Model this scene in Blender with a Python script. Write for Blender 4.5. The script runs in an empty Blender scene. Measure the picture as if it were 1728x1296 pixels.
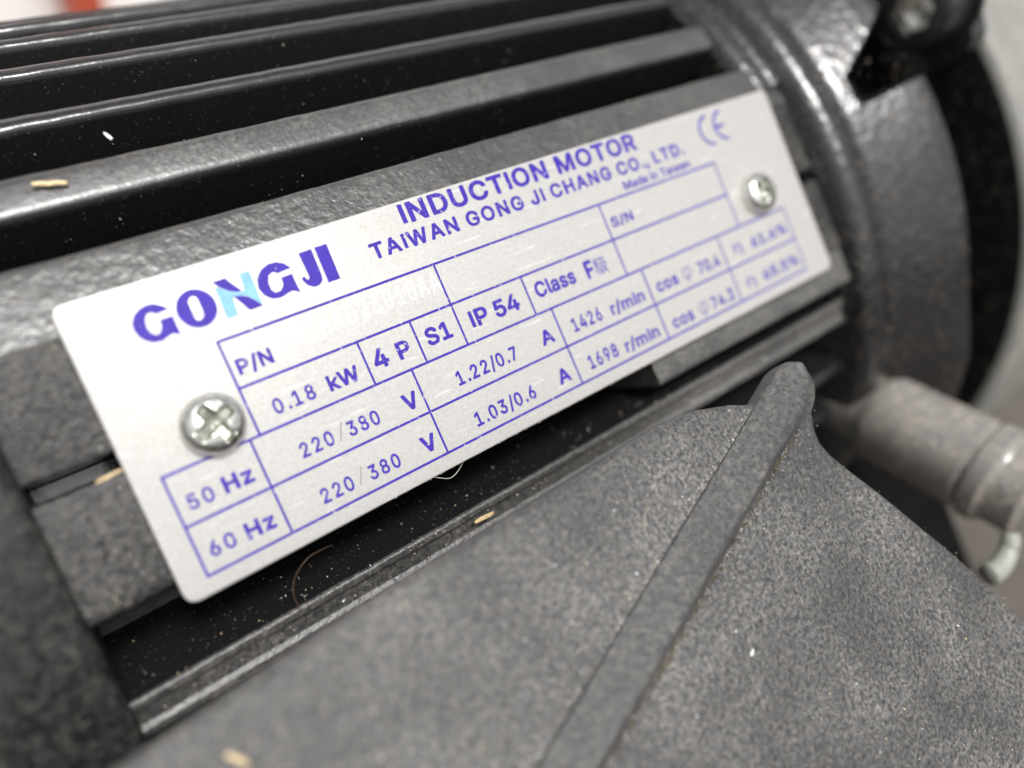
import bpy, bmesh, math, random
from mathutils import Matrix, Vector, noise

S = bpy.context.scene
COL = S.collection
rnd = random.Random(7)
R = math.radians

# ------------------------------------------------------------------ frame
# shapes are given in millimetres in the name plate's own frame (x along the
# motor, y up the plate, z out of the plate); the motor is turned so that the
# plate leans back 39 degrees from vertical
CT, ST = math.cos(R(39.0)), math.sin(R(39.0))
ROT = Matrix(((1, 0, 0), (0, ST, -CT), (0, CT, ST)))
LIFT = 0.100


def W(p):
    v = ROT @ Vector(p) * 0.001
    v.z += LIFT
    return v


# ------------------------------------------------------------------ camera
cam_d = bpy.data.cameras.new("camera")
cam = bpy.data.objects.new("camera", cam_d)
COL.objects.link(cam)
RX = Vector((0.7798857512768385, -0.3934940530713957, 0.48676549297665583))
RY = Vector((-0.37784785081264666, -0.9159623388806528, -0.13507033496866397))
RZ = Vector((0.49900823298982255, -0.07858386570873718, -0.8630268590598125))
ax = [ROT @ RX, ROT @ (-RY), ROT @ (-RZ)]
mw = Matrix((ax[0], ax[1], ax[2])).transposed().to_4x4()
mw.translation = W((-5.525, 8.650, 61.956))
cam.matrix_world = mw
cam_d.sensor_width = 36
cam_d.lens = 36 * 1300 / 1728
cam_d.clip_start = 0.002
cam_d.clip_end = 50
cam_d.dof.use_dof = True
cam_d.dof.focus_distance = 0.0680
cam_d.dof.aperture_fstop = 11.0
S.camera = cam

# ------------------------------------------------------------------ light
SUN_P = Vector((0.01, 0.37, 0.93)).normalized()        # towards the sun, plate frame
SUN = ROT @ SUN_P
elev = math.asin(SUN.z)
world = bpy.data.worlds.new("World")
S.world = world
world.use_nodes = True
nt = world.node_tree
bg = nt.nodes["Background"]
sky = nt.nodes.new("ShaderNodeTexSky")
sky.sky_type = 'NISHITA'
sky.sun_disc = False
sky.sun_elevation = elev
sky.sun_rotation = math.atan2(SUN.x, SUN.y)
sky.dust_density = 6.0
hs = nt.nodes.new("ShaderNodeHueSaturation")             # overcast: a grey sky
hs.inputs["Saturation"].default_value = 0.12
nt.links.new(sky.outputs[0], hs.inputs["Color"])
nt.links.new(hs.outputs[0], bg.inputs[0])
bg.inputs[1].default_value = 0.10
sun_d = bpy.data.lights.new("sun", 'SUN')
sun_d.energy = 1.5
sun_d.angle = R(13)
sun_d.color = (1.0, 0.985, 0.96)
sun = bpy.data.objects.new("sun", sun_d)
COL.objects.link(sun)
sun.rotation_euler = SUN.to_track_quat('Z', 'Y').to_euler()
sun.location = (0, 0, 2)
S.view_settings.view_transform = 'Standard'
S.view_settings.look = 'None'
S.view_settings.exposure = 0.66
S.view_settings.gamma = 1.0


# ------------------------------------------------------------------ materials
def new_mat(name):
    m = bpy.data.materials.new(name)
    m.use_nodes = True
    n = m.node_tree
    return m, n, n.nodes["Principled BSDF"]


def noise_node(n, scale, detail=2.0, rough=0.55, off=0.0):
    tc = n.nodes.new("ShaderNodeTexCoord")
    t = n.nodes.new("ShaderNodeTexNoise")
    t.inputs["Scale"].default_value = scale
    t.inputs["Detail"].default_value = detail
    t.inputs["Roughness"].default_value = rough
    if off:
        mp = n.nodes.new("ShaderNodeMapping")
        mp.inputs["Location"].default_value = (off, off * 0.7, -off)
        n.links.new(tc.outputs["Object"], mp.inputs[0])
        n.links.new(mp.outputs[0], t.inputs["Vector"])
    else:
        n.links.new(tc.outputs["Object"], t.inputs["Vector"])
    return t.outputs["Fac"]


def ramp(n, src, a, b, ca=(0, 0, 0, 1), cb=(1, 1, 1, 1)):
    r = n.nodes.new("ShaderNodeValToRGB")
    r.color_ramp.elements[0].position = a
    r.color_ramp.elements[1].position = b
    r.color_ramp.elements[0].color = ca
    r.color_ramp.elements[1].color = cb
    n.links.new(src, r.inputs[0])
    return r.outputs[0]


def mix(n, fac, a, b):
    m = n.nodes.new("ShaderNodeMix")
    m.data_type = 'RGBA'
    for s, v in ((m.inputs[0], fac), (m.inputs[6], a), (m.inputs[7], b)):
        if isinstance(v, (int, float)):
            s.default_value = v
        elif isinstance(v, tuple):
            s.default_value = v if len(v) == 4 else (*v, 1)
        else:
            n.links.new(v, s)
    return m.outputs[2]


def math_node(n, op, a, b):
    m = n.nodes.new("ShaderNodeMath")
    m.operation = op
    for s, v in ((m.inputs[0], a), (m.inputs[1], b)):
        if isinstance(v, (int, float)):
            s.default_value = v
        else:
            n.links.new(v, s)
    return m.outputs[0]


def bump(n, p, hs, strength=1.0):
    """hs: list of (height socket, depth in metres)"""
    prev = None
    for h, d in hs:
        b = n.nodes.new("ShaderNodeBump")
        b.inputs["Strength"].default_value = strength
        b.inputs["Distance"].default_value = d
        n.links.new(h, b.inputs["Height"])
        if prev is not None:
            n.links.new(prev, b.inputs["Normal"])
        prev = b.outputs[0]
    n.links.new(prev, p.inputs["Normal"])


def paint(name, base=(0.012, 0.012, 0.013), dust=(0.24, 0.23, 0.21), lo=0.5, hi=0.7, grain=3000.0,
          rough=0.28, rough_dust=0.75, relief=((900, 0.00006),), broad=(0.42, 0.6), spec=0.5, fine_relief=0.00003, patchy=0.0):
    """black enamel under a speckled film of dust"""
    m, n, p = new_mat(name)
    fine = noise_node(n, grain, 4.0, 0.7)
    wide = noise_node(n, 110.0, 3.0, 0.6, 0.3)
    w = ramp(n, wide, broad[0], broad[1], (0.45, 0.45, 0.45, 1))
    if patchy:
        w = math_node(n, 'MULTIPLY', w, ramp(n, noise_node(n, 48.0, 2.0, 0.55, 0.8), 0.38, 0.58, (patchy, patchy, patchy, 1)))
    f = ramp(n, fine, lo, hi)
    mask = math_node(n, 'MULTIPLY', f, w)
    vary = noise_node(n, grain * 0.6, 2.0, 0.6, 1.7)
    warm = ramp(n, vary, 0.35, 0.68, (dust[0] * 0.72, dust[1] * 0.74, dust[2] * 0.80, 1),
                (min(1, dust[0] * 1.35), min(1, dust[1] * 1.28), min(1, dust[2] * 1.12), 1))
    n.links.new(mix(n, mask, base, warm), p.inputs["Base Color"])
    rr = n.nodes.new("ShaderNodeMapRange")
    rr.inputs[3].default_value = rough
    rr.inputs[4].default_value = rough_dust
    n.links.new(mask, rr.inputs[0])
    n.links.new(rr.outputs[0], p.inputs["Roughness"])
    p.inputs["Specular IOR Level"].default_value = spec
    bump(n, p, [(noise_node(n, s, 2.0, 0.5, 0.9), d) for s, d in relief] + [(fine, fine_relief)])
    return m


def plain(name, col, rough=0.5, metal=0.0, var=0.12, scale=400, bumps=None, spec=0.5):
    m, n, p = new_mat(name)
    f = noise_node(n, scale, 3.0, 0.6)
    a = tuple(c * (1 - var) for c in col)
    b = tuple(min(1, c * (1 + var)) for c in col)
    n.links.new(ramp(n, f, 0.3, 0.7, (*a, 1), (*b, 1)), p.inputs["Base Color"])
    p.inputs["Roughness"].default_value = rough
    p.inputs["Metallic"].default_value = metal
    p.inputs["Specular IOR Level"].default_value = spec
    if bumps:
        bump(n, p, [(noise_node(n, s, 2.0, 0.5, 0.4), d) for s, d in bumps])
    return m


M = {}
M['gloss'] = paint("black_enamel", lo=0.62, hi=0.80, dust=(0.20, 0.195, 0.18), rough=0.16, relief=((600, 0.00004),), spec=0.7, fine_relief=0.000008)
M['dusty'] = paint("dusty_black_enamel", base=(0.012, 0.012, 0.013), dust=(0.130, 0.126, 0.120), lo=0.36, hi=0.70, grain=1900, rough=0.30,
                   relief=((1900, 0.00012), (700, 0.00005)), spec=0.22)
M['film'] = paint("dust_and_sheen_enamel", base=(0.022, 0.022, 0.022), dust=(0.105, 0.103, 0.099), lo=0.34, hi=0.78, grain=2600, rough=0.30, rough_dust=0.44,
                  relief=((1000, 0.00013), (2600, 0.00004)), spec=1.0, fine_relief=0.00001)  # grey is part dust, part sheen of the black gloss painted in
M['fintop'] = paint("dust_and_sheen_fin_enamel", base=(0.022, 0.022, 0.022), dust=(0.115, 0.113, 0.109), lo=0.34, hi=0.78, grain=2600, rough=0.30, rough_dust=0.46,
                    relief=((1200, 0.00005),), spec=1.0, fine_relief=0.00001)  # lighter fin tops: some dust, plus the lit look put into the colour
M['cast'] = paint("dusty_cast_surface", base=(0.036, 0.036, 0.038), dust=(0.235, 0.230, 0.222), lo=0.38, hi=0.68,
                  grain=2900, rough=0.36, relief=((2400, 0.00020), (800, 0.00010)), broad=(0.36, 0.60), fine_relief=0.00007, patchy=0.5, spec=0.35)
M['bead'] = paint("dusty_worn_edge", base=(0.030, 0.030, 0.031), dust=(0.17, 0.165, 0.155), lo=0.36, hi=0.70, grain=2600, rough=0.36, rough_dust=0.55,
                  relief=((2200, 0.00010),), spec=0.8, fine_relief=0.00003)
M['cover'] = paint("dark_cover_surface", base=(0.012, 0.013, 0.0135), dust=(0.070, 0.071, 0.067), lo=0.40, hi=0.76,
                   grain=1300, rough=0.4, relief=((1100, 0.00010),), broad=(0.30, 0.62), spec=0.2)
M['castrib'] = paint("cast_rib_surface", base=(0.040, 0.040, 0.042), dust=(0.150, 0.149, 0.147), lo=0.34, hi=0.74, grain=2100,
                     rough=0.42, rough_dust=0.6, relief=((1700, 0.00010), (600, 0.00006)), broad=(0.34, 0.60), spec=0.22)
M['shield'] = paint("end_shield_enamel", base=(0.010, 0.010, 0.011), dust=(0.085, 0.072, 0.056), lo=0.50, hi=0.78, grain=900, rough=0.18, rough_dust=0.55,
                    relief=((800, 0.00015),), spec=0.75, fine_relief=0.000006)
M['matte'] = plain("painted_shade_black", (0.006, 0.006, 0.006), 0.9, 0, 0.2, 200, spec=0.05)  # near-black colour that paints the shade under the motor
M['flange'] = paint("pale_flange_paint", base=(0.19, 0.19, 0.178), dust=(0.29, 0.285, 0.26), lo=0.3, hi=0.6, rough=0.4)
M['stud'] = paint("worn_grey_metal", base=(0.17, 0.16, 0.148), dust=(0.33, 0.31, 0.28), lo=0.34, hi=0.66, grain=1200,
                  rough=0.17, rough_dust=0.34, spec=1.0)
M['zinc'] = plain("zinc_plating", (0.70, 0.705, 0.66), 0.17, 1.0, 0.18, 1400, ((2600, 0.00004), (700, 0.00005)))
M['recess'] = plain("grimy_recess", (0.33, 0.34, 0.29), 0.38, 0.7, 0.35, 2200, ((1800, 0.00005),))
M['bolt'] = plain("black_oxide", (0.025, 0.025, 0.027), 0.22, 0.2, 0.2, 700)
M['socket'] = plain("bright_socket", (0.55, 0.54, 0.50), 0.18, 0.9, 0.1, 700)
M['palenut'] = plain("pale_plastic", (0.30, 0.31, 0.27), 0.4)
M['straw'] = plain("dry_straw", (0.66, 0.50, 0.28), 0.6, 0, 0.3, 4000)
M['grain_a'] = plain("beige_grain", (0.50, 0.42, 0.30), 0.7)
M['grain_b'] = plain("white_grain", (0.72, 0.71, 0.69), 0.6)
M['grain_c'] = plain("brown_grain", (0.10, 0.075, 0.045), 0.8)
M['grain_d'] = plain("grey_grain", (0.26, 0.255, 0.25), 0.7)
M['red'] = plain("red_crumb", (0.45, 0.06, 0.04), 0.6)
M['fibre'] = plain("grey_lint", (0.62, 0.60, 0.55), 0.6)
M['hair'] = plain("brown_hair", (0.12, 0.07, 0.04), 0.35)
M['wall'] = plain("white_plaster", (0.88, 0.86, 0.83), 0.8, 0, 0.04, 6)
M['post'] = plain("red_oxide_paint", (0.42, 0.07, 0.03), 0.5, 0, 0.08, 30)
M['ground'] = plain("grey_brown_concrete", (0.085, 0.074, 0.064), 0.85, 0, 0.25, 60, ((200, 0.0004),))


def plate_mat():
    m, n, p = new_mat("satin_aluminium")
    f = noise_node(n, 3600, 3.0, 0.7)
    w = noise_node(n, 60, 3.0, 0.6, 0.5)
    c1 = ramp(n, f, 0.28, 0.72, (0.375, 0.365, 0.352, 1), (0.50, 0.49, 0.475, 1))
    c2 = mix(n, math_node(n, 'MULTIPLY', w, 0.30), c1, (0.45, 0.425, 0.39))
    # short scuffs in two directions and a few grubby spots
    for ang, sc, lo, hi, amt, col in ((0.5, (260, 5200, 900), 0.66, 0.72, 0.40, (0.74, 0.735, 0.72)), (2.2, (300, 6000, 900), 0.67, 0.73, 0.35, (0.36, 0.34, 0.32)),
                                      (0.0, (900, 900, 900), 0.70, 0.78, 0.30, (0.30, 0.25, 0.19))):
        tc = n.nodes.new("ShaderNodeTexCoord")
        mp = n.nodes.new("ShaderNodeMapping")
        mp.inputs["Rotation"].default_value = (0, ang, 0.3 * ang)
        mp.inputs["Scale"].default_value = sc
        t = n.nodes.new("ShaderNodeTexNoise")
        t.inputs["Scale"].default_value = 1.0
        t.inputs["Detail"].default_value = 2.0
        n.links.new(tc.outputs["Object"], mp.inputs[0])
        n.links.new(mp.outputs[0], t.inputs["Vector"])
        c2 = mix(n, math_node(n, 'MULTIPLY', ramp(n, t.outputs["Fac"], lo, hi), amt), c2, col)
    n.links.new(c2, p.inputs["Base Color"])
    p.inputs["Metallic"].default_value = 0.14
    p.inputs["Specular IOR Level"].default_value = 0.4
    r = n.nodes.new("ShaderNodeMapRange")
    r.inputs[1].default_value, r.inputs[2].default_value = 0.3, 0.7
    r.inputs[3].default_value, r.inputs[4].default_value = 0.27, 0.35
    n.links.new(w, r.inputs[0])
    n.links.new(r.outputs[0], p.inputs["Roughness"])
    bump(n, p, [(f, 0.000022), (noise_node(n, 900, 2, 0.5, 2.1), 0.00001)])
    return m


M['plate'] = plate_mat()


def ink_mat(name, col, worn=(0.55, 0.54, 0.53), lo=0.655, hi=0.70, amount=0.85):
    m, n, p = new_mat(name)
    f = noise_node(n, 2600, 4.0, 0.7, 0.2)
    k = ramp(n, f, lo, hi)
    v = ramp(n, noise_node(n, 1500, 3.0, 0.6, 3.0), 0.3, 0.7, (*[c * 0.86 for c in col], 1), (*[min(1, c * 1.14) for c in col], 1))
    n.links.new(mix(n, math_node(n, 'MULTIPLY', k, amount), v, worn), p.inputs["Base Color"])
    p.inputs["Roughness"].default_value = 0.5
    p.inputs["Specular IOR Level"].default_value = 0.25
    bump(n, p, [(noise_node(n, 3600, 3.0, 0.7), 0.000018)])
    return m


M['ink'] = ink_mat("violet_ink", (0.036, 0.016, 0.29), lo=0.61, hi=0.67)
M['logo'] = ink_mat("logo_violet_ink", (0.036, 0.015, 0.31), lo=0.66, hi=0.74, amount=0.7)
M['cyan'] = ink_mat("light_blue_ink", (0.20, 0.42, 0.62), lo=0.72, hi=0.78)
M['pencil'] = ink_mat("grey_hairline", (0.10, 0.09, 0.10), lo=0.75, hi=0.8)
M['etch'] = ink_mat("etched_bright_line", (0.86, 0.85, 0.84), lo=0.60, hi=0.85, amount=0.6)


# ------------------------------------------------------------------ builders
def thing(name, label, cat, base, group=None):
    o = bpy.data.objects.new(name, None)
    COL.objects.link(o)
    o.empty_display_size = 0.01
    o.location = base
    o['label'] = label
    o['category'] = cat
    if group:
        o['group'] = group
    return o


def mesh(name, verts, faces, mats, parent=None, base=None, smooth=True, fmat=None, local=False):
    """verts in plate millimetres (local=True: already world metres)"""
    org = parent_origin(parent) if parent else Vector(base if base is not None else (0, 0, 0))
    me = bpy.data.meshes.new(name)
    vs = [(Vector(v) if local else W(v)) - org for v in verts]
    me.from_pydata([tuple(v) for v in vs], [], faces)
    for m in (mats if isinstance(mats, (list, tuple)) else [mats]):
        me.materials.append(m)
    if fmat:
        me.polygons.foreach_set("material_index", fmat)
    me.polygons.foreach_set("use_smooth", [smooth] * len(me.polygons))
    me.update()
    o = bpy.data.objects.new(name, me)
    COL.objects.link(o)
    if parent:
        o.parent = parent
    else:
        o.location = org
    return o


def parent_origin(o):
    v = Vector(o.location)
    while o.parent:
        o = o.parent
        v += Vector(o.location)
    return v


def fix_normals(o):
    bm = bmesh.new()
    bm.from_mesh(o.data)
    bmesh.ops.recalc_face_normals(bm, faces=bm.faces)
    bm.to_mesh(o.data)
    bm.free()


def sharp(o, deg=40):
    o.data.set_sharp_from_angle(angle=R(deg))


def tag(o, label, cat, group=None):
    o['label'] = label
    o['category'] = cat
    if group:
        o['group'] = group
    return o


def extrude_x(prof, x0, x1, nseg, wob=0.0, seed=0.0, wl=3.0, closed=True, cap=True):
    """closed (y, z) outline swept along x; wob = unevenness of the casting in mm"""
    V, F = [], []
    n = len(prof)
    for i in range(nseg + 1):
        x = x0 + (x1 - x0) * i / nseg
        for j, (y, z) in enumerate(prof):
            a = noise.noise((x / wl, y / wl + seed, z / wl)) * wob
            b = noise.noise((x / wl + 31.0, y / wl + seed, z / wl)) * wob
            V.append((x, y + a, z + b))
    for i in range(nseg):
        for j in range(n):
            k = (j + 1) % n
            F.append((i * n + j, i * n + k, (i + 1) * n + k, (i + 1) * n + j))
    if cap:
        F.append(tuple(range(n - 1, -1, -1)))
        F.append(tuple(range(nseg * n, nseg * n + n)))
    return V, F


def rounded(pts, seg=4):
    """polygon [(a, b, radius)] -> outline with rounded corners"""
    out = []
    n = len(pts)
    for i, (x, y, r) in enumerate(pts):
        if r <= 0:
            out.append((x, y))
            continue
        p0 = Vector(pts[i - 1][:2])
        p1 = Vector((x, y))
        p2 = Vector(pts[(i + 1) % n][:2])
        a = (p0 - p1).normalized()
        b = (p2 - p1).normalized()
        ang = a.angle(b)
        d = min(r / math.tan(ang / 2), (p0 - p1).length * 0.49, (p2 - p1).length * 0.49)
        q0, q2 = p1 + a * d, p1 + b * d
        for k in range(seg + 1):
            t = k / seg
            q = q0 * (1 - t) ** 2 + p1 * 2 * t * (1 - t) + q2 * t * t
            out.append((q.x, q.y))
    return out


AY, AZ = 10.5, -55.0                                     # motor axis


def pol(x, r, phi):
    a = R(phi)
    return (x, AY + r * math.sin(a), AZ + r * math.cos(a))


def tube(path, rad, n=6):
    V, F = [], []
    P = [Vector(p) for p in path]
    for i, p in enumerate(P):
        t = (P[min(i + 1, len(P) - 1)] - P[max(i - 1, 0)]).normalized()
        u = t.orthogonal().normalized()
        w = t.cross(u)
        rr = rad(i / (len(P) - 1)) if callable(rad) else rad
        for k in range(n):
            a = 2 * math.pi * k / n
            V.append(tuple(p + (u * math.cos(a) + w * math.sin(a)) * rr))
    for i in range(len(P) - 1):
        for k in range(n):
            F.append((i * n + k, i * n + (k + 1) % n, (i + 1) * n + (k + 1) % n, (i + 1) * n + k))
    F.append(tuple(range(n))[::-1])
    F.append(tuple(range((len(P) - 1) * n, len(P) * n)))
    return V, F


def spline(pts, k=8):
    out = []
    P = [Vector(p) for p in pts]
    for i in range(len(P) - 1):
        a, b, c, d = P[max(i - 1, 0)], P[i], P[i + 1], P[min(i + 2, len(P) - 1)]
        for j in range(k):
            t = j / k
            out.append(0.5 * ((2 * b) + (c - a) * t + (2 * a - 5 * b + 4 * c - d) * t * t + (3 * b - a - 3 * c + d) * t ** 3))
    out.append(P[-1])
    return out


def lathe(axis_o, axis_d, prof, n=48, cap=True):
    """prof [(along, radius)] about a line"""
    o, d = Vector(axis_o), Vector(axis_d).normalized()
    u = d.orthogonal().normalized()
    w = d.cross(u)
    V, F = [], []
    for a, r in prof:
        for k in range(n):
            t = 2 * math.pi * k / n
            V.append(tuple(o + d * a + (u * math.cos(t) + w * math.sin(t)) * r))
    for i in range(len(prof) - 1):
        for k in range(n):
            F.append((i * n + k, i * n + (k + 1) % n, (i + 1) * n + (k + 1) % n, (i + 1) * n + k))
    if cap:
        F.append(tuple(range(n))[::-1])
        F.append(tuple(range((len(prof) - 1) * n, len(prof) * n)))
    return V, F


# ------------------------------------------------------------------ surroundings
def quad_box(x0, x1, y0, y1, z0, z1):
    V = [(x0, y0, z0), (x1, y0, z0), (x1, y1, z0), (x0, y1, z0), (x0, y0, z1), (x1, y0, z1), (x1, y1, z1), (x0, y1, z1)]
    F = [(0, 3, 2, 1), (4, 5, 6, 7), (0, 1, 5, 4), (1, 2, 6, 5), (2, 3, 7, 6), (3, 0, 4, 7)]
    return V, F


g = mesh("ground", [(-30, -30, 0), (30, -30, 0), (30, 30, 0), (-30, 30, 0)], [(0, 1, 2, 3)], M['ground'], local=True)
g['kind'] = 'structure'
V, F = quad_box(-1.6, 1.8, 0.55, 0.65, 0.0, 1.1)
w_ = mesh("wall", V, F, M['wall'], base=(0.1, 0.6, 0), local=True, smooth=False)
w_['kind'] = 'structure'
V, F = quad_box(0.101, 0.120, 0.500, 0.530, 0.0, 0.8)
po = mesh("post", V, F, M['post'], base=(0.10, 0.515, 0), local=True, smooth=False)
tag(po, "red-brown painted post standing blurred against the white wall behind the motor", "post")

# ------------------------------------------------------------------ the motor
motor = thing("induction_motor", "black finned electric motor with a screwed-on aluminium name plate", "motor",
              Vector((0.036, 0.0493, 0.0)))

# core of the housing between the fins
V, F = lathe((-14, AY, AZ), (1, 0, 0), [(0, 44.0), (94, 44.0)], 96)
o = mesh("housing", V, F, M['gloss'], motor)
sharp(o)


def fin(phi, half, tip=54.5, root=43.0, x0=-12.0, x1=80.4, mats=None, tipr=0.7, seed=0.0, bead=0.0, tilt=0.0):
    c, s = math.cos(R(phi)), math.sin(R(phi))
    if bead:
        prof = rounded([(-half - 0.5, root, 0), (-half, tip, tipr), (-half + 0.62, tip, 0.4), (-half + 1.05, tip - bead, 0.3), (half - 1.0, tip - bead, 0.3),
                        (half - 0.75, tip, 0.3), (half, tip, tipr), (half + 0.5, root, 0)], 5)
    else:
        prof = rounded([(-half - 0.5, root, 0), (-half, tip - tilt, tipr), (half, tip + tilt, tipr), (half + 0.5, root, 0)], 5)
    pts = [(AY + r * s + t * c, AZ + r * c - t * s) for t, r in prof]
    V, F = extrude_x(pts, x0, x1, 150, 0.05, seed, 2.2)
    n = len(pts)
    rad = [p[1] for p in prof]
    fm = []
    for i in range(150):
        for j in range(n):
            k = (j + 1) % n
            fm.append(1 if (min(rad[j], rad[k]) > tip - tilt - (bead + 0.25 if bead else tipr * 0.25) if half > 1 else
                           min(rad[j], rad[k]) > tip - 1.3 and (prof[j][0] + prof[k][0]) / 2 > 0.1) else 0)
    fm += [0, 0]
    o = mesh("cooling_fin", V, F, mats or [M['gloss'], M['dusty']], motor, fmat=fm)
    fix_normals(o)
    sharp(o, 50)
    return o


for i, ph in enumerate((31.7, 39.9, 47.5, 55.0, 62.5, 70, 78, 86)):
    fin(ph, 0.95, tipr=0.95, seed=i * 7.1, mats=[M['gloss'], M['fintop']])
fin(23.3, 1.95, mats=[M['gloss'], M['fintop']], tipr=1.15, seed=50, tilt=0.36)           # broad fin above the plate
fin(-19.6, 1.65, x1=84.8, mats=[M['gloss'], M['bead']], tipr=0.7, seed=60, bead=0.34)  # broad fin below the plate
for i, ph in enumerate((-28.5, -36.5, -44.5, -52.5)):
    fin(ph, 0.95, x1=84, tipr=0.8, seed=80 + i * 5, mats=[M['gloss'], M['gloss']])

# pad that carries the plate, with the screw slot along its middle
pad_prof = rounded([(2.2, -12, 0), (0.3, -0.60, 0.7), (9.75, -0.60, 0.6), (9.75, -9.5, 0.2), (11.15, -9.5, 0.2), (11.15, -0.60, 0.25),
                    (20.0, -0.60, 1.6), (26.2, -2.15, 1.0), (24.4, -12, 0)], 5)
V, F = extrude_x(pad_prof, -12, 84.6, 150, 0.05, 3.0, 2.5)
n = len(pad_prof)
fm = []
for i in range(150):
    for j in range(n):
        k = (j + 1) % n
        y = (pad_prof[j][0] + pad_prof[k][0]) / 2
        z = (pad_prof[j][1] + pad_prof[k][1]) / 2
        fm.append(2 if y > 20.5 and z > -2.2 else (1 if z > -0.87 else 0))
fm += [0, 0]
o = mesh("plate_pad", V, F, [M['gloss'], M['dusty'], M['film']], motor, fmat=fm)
fix_normals(o)
sharp(o, 50)

# thicker block of the pad towards the end shield, below the plate
V, F = extrude_x(rounded([(0.5, -1.0, 0.05), (0.5, -10, 0), (-3.2, -10, 0), (-4.2, -1.0, 0.5)], 4), 47.6, 84.4, 60, 0.05, 9.0, 2.5)
o = mesh("pad_block", V, F, M['bead'], motor)
fix_normals(o)
sharp(o, 50)

# fan end on the left
V, F = lathe((0, AY, AZ), (1, 0, 0), [(-60, 40), (-60, 56.2), (-9.2, 56.2), (-8.6, 56.1), (-8.25, 55.8), (-8.1, 55.2), (-8.1, 40)], 160, cap=False)
o = mesh("fan_cover", V, F, M['cover'], motor)
fix_normals(o)
sharp(o, 50)

# end shield on the right: stepped ring with a pocket for the flange bolt
ES0 = [(79.3, 43.5), (79.5, 53.4), (79.8, 54.2), (80.4, 54.9), (81.2, 55.3), (82.6, 55.4), (83.2, 55.6), (83.8, 56.3), (84.5, 57.2), (85.3, 57.8), (86.2, 58.1),
       (87.2, 58.0), (88.1, 57.6), (88.8, 56.9), (89.3, 55.9), (89.7, 54.8), (90.2, 54.2), (90.8, 54.2), (91.3, 54.8), (91.8, 55.6), (92.6, 56.3), (93.5, 56.75), (97, 58.3), (100, 59.7),
       (102, 60.5), (103, 60.8), (103.8, 60.9), (104.4, 60.8), (104.9, 60.4), (105.2, 59.6), (105.35, 58.0), (105.4, 44.0), (119, 44.0)]
ES = []
for (xa, ra), (xb, rb) in zip(ES0[:-1], ES0[1:]):
    k = max(1, int(round((xb - xa) / 0.25))) if 93 < xb < 106 else 1
    ES += [(xa + (xb - xa) * i / k, ra + (rb - ra) * i / k) for i in range(k)]
ES.append(ES0[-1])


def sm(a, b, x):
    t = max(0.0, min(1.0, (x - a) / (b - a)))
    return t * t * (3 - 2 * t)


V, F = [], []
PH = sorted(set([-90 + 0.5 * i for i in range(361)] + [0.125 * i for i in range(240)]))
for x, r in ES:
    for ph in PH:
        rr = r
        if x < 83.4:
            rr = min(r, 46 + (r - 46) * sm(12.1, 12.5, ph)) if r > 46 else r
        if 91.5 < x < 105.38 and r > 50:
            pk = sm(94.2, 97.4, x - max(0.0, ph - 10.0) * 1.5) * sm(5.6, 8.4, ph - 0.05 * (x - 100)) * (1 - sm(22, 23.5, ph))
            rr -= pk * 9.0
            rr += 1.6 * sm(-22, -34, ph) * sm(95, 104, x)
        V.append(pol(x, rr, ph))
m_ = len(PH)
for i in range(len(ES) - 1):
    for j in range(m_ - 1):
        F.append((i * m_ + j, i * m_ + j + 1, (i + 1) * m_ + j + 1, (i + 1) * m_ + j))
o = mesh("end_shield", V, F, M['shield'], motor)
fix_normals(o)
sharp(o, 40)

# mounting flange at the far right; front face coloured black for the gap's shade
V, F = lathe((0, AY, AZ), (1, 0, 0), [(116.4, 43), (116.4, 62.6), (116.5, 63.4), (117, 64.0), (117.8, 64.3), (120, 64.4), (150, 64.6), (150.8, 40)], 200, cap=False)
o = mesh("mounting_flange", V, F, [M['shield'], M['flange']], motor, fmat=[0] * 200 + [1] * 1200)
fix_normals(o)
sharp(o, 40)
# added black block standing in for the deep shade below the stub
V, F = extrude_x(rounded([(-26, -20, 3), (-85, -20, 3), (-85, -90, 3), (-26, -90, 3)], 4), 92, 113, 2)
o = mesh("shade_block", V, F, M['matte'], motor, smooth=False)
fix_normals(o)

# cap screw in the pocket, head towards the viewer
BX, BY, BZ = 107.0, 25.2, 5.4
V, F = lathe((BX, BY, BZ), (1, 0, 0), [(0.6, 2.9), (0.0, 3.1), (0.0, 4.3), (0.5, 5.0), (6, 5.1), (6.0, 6.2), (7.1, 6.2), (7.1, 3), (9, 3)], 48, cap=False)
bolt = mesh("bolt", V, F, M['bolt'], motor)
fix_normals(bolt)
sharp(bolt, 40)
V, F = lathe((BX, BY, BZ), (1, 0, 0), [(0.55, 2.92), (2.6, 2.6), (3.4, 1.4), (3.2, 0.05)], 6, cap=False)
o = mesh("hex_socket", V, F, M['socket'], bolt, smooth=False)
# lug that the bolt clamps
lug = rounded([(17.5, -4, 1), (17.0, 8.5, 3.5), (33.5, 10, 4), (34, -6, 1)], 5)
V, F = extrude_x(lug, 113.2, 117.2, 2)
o = mesh("bolt_lug", V, F, M['shield'], motor, smooth=False)
fix_normals(o)

HOOK = [(79.8, -38.2, 9.3), (79.2, -39.4, 9.1), (78.0, -40.4, 8.8), (76.2, -41.0, 8.5), (74.6, -40.9, 8.2)]
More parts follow.
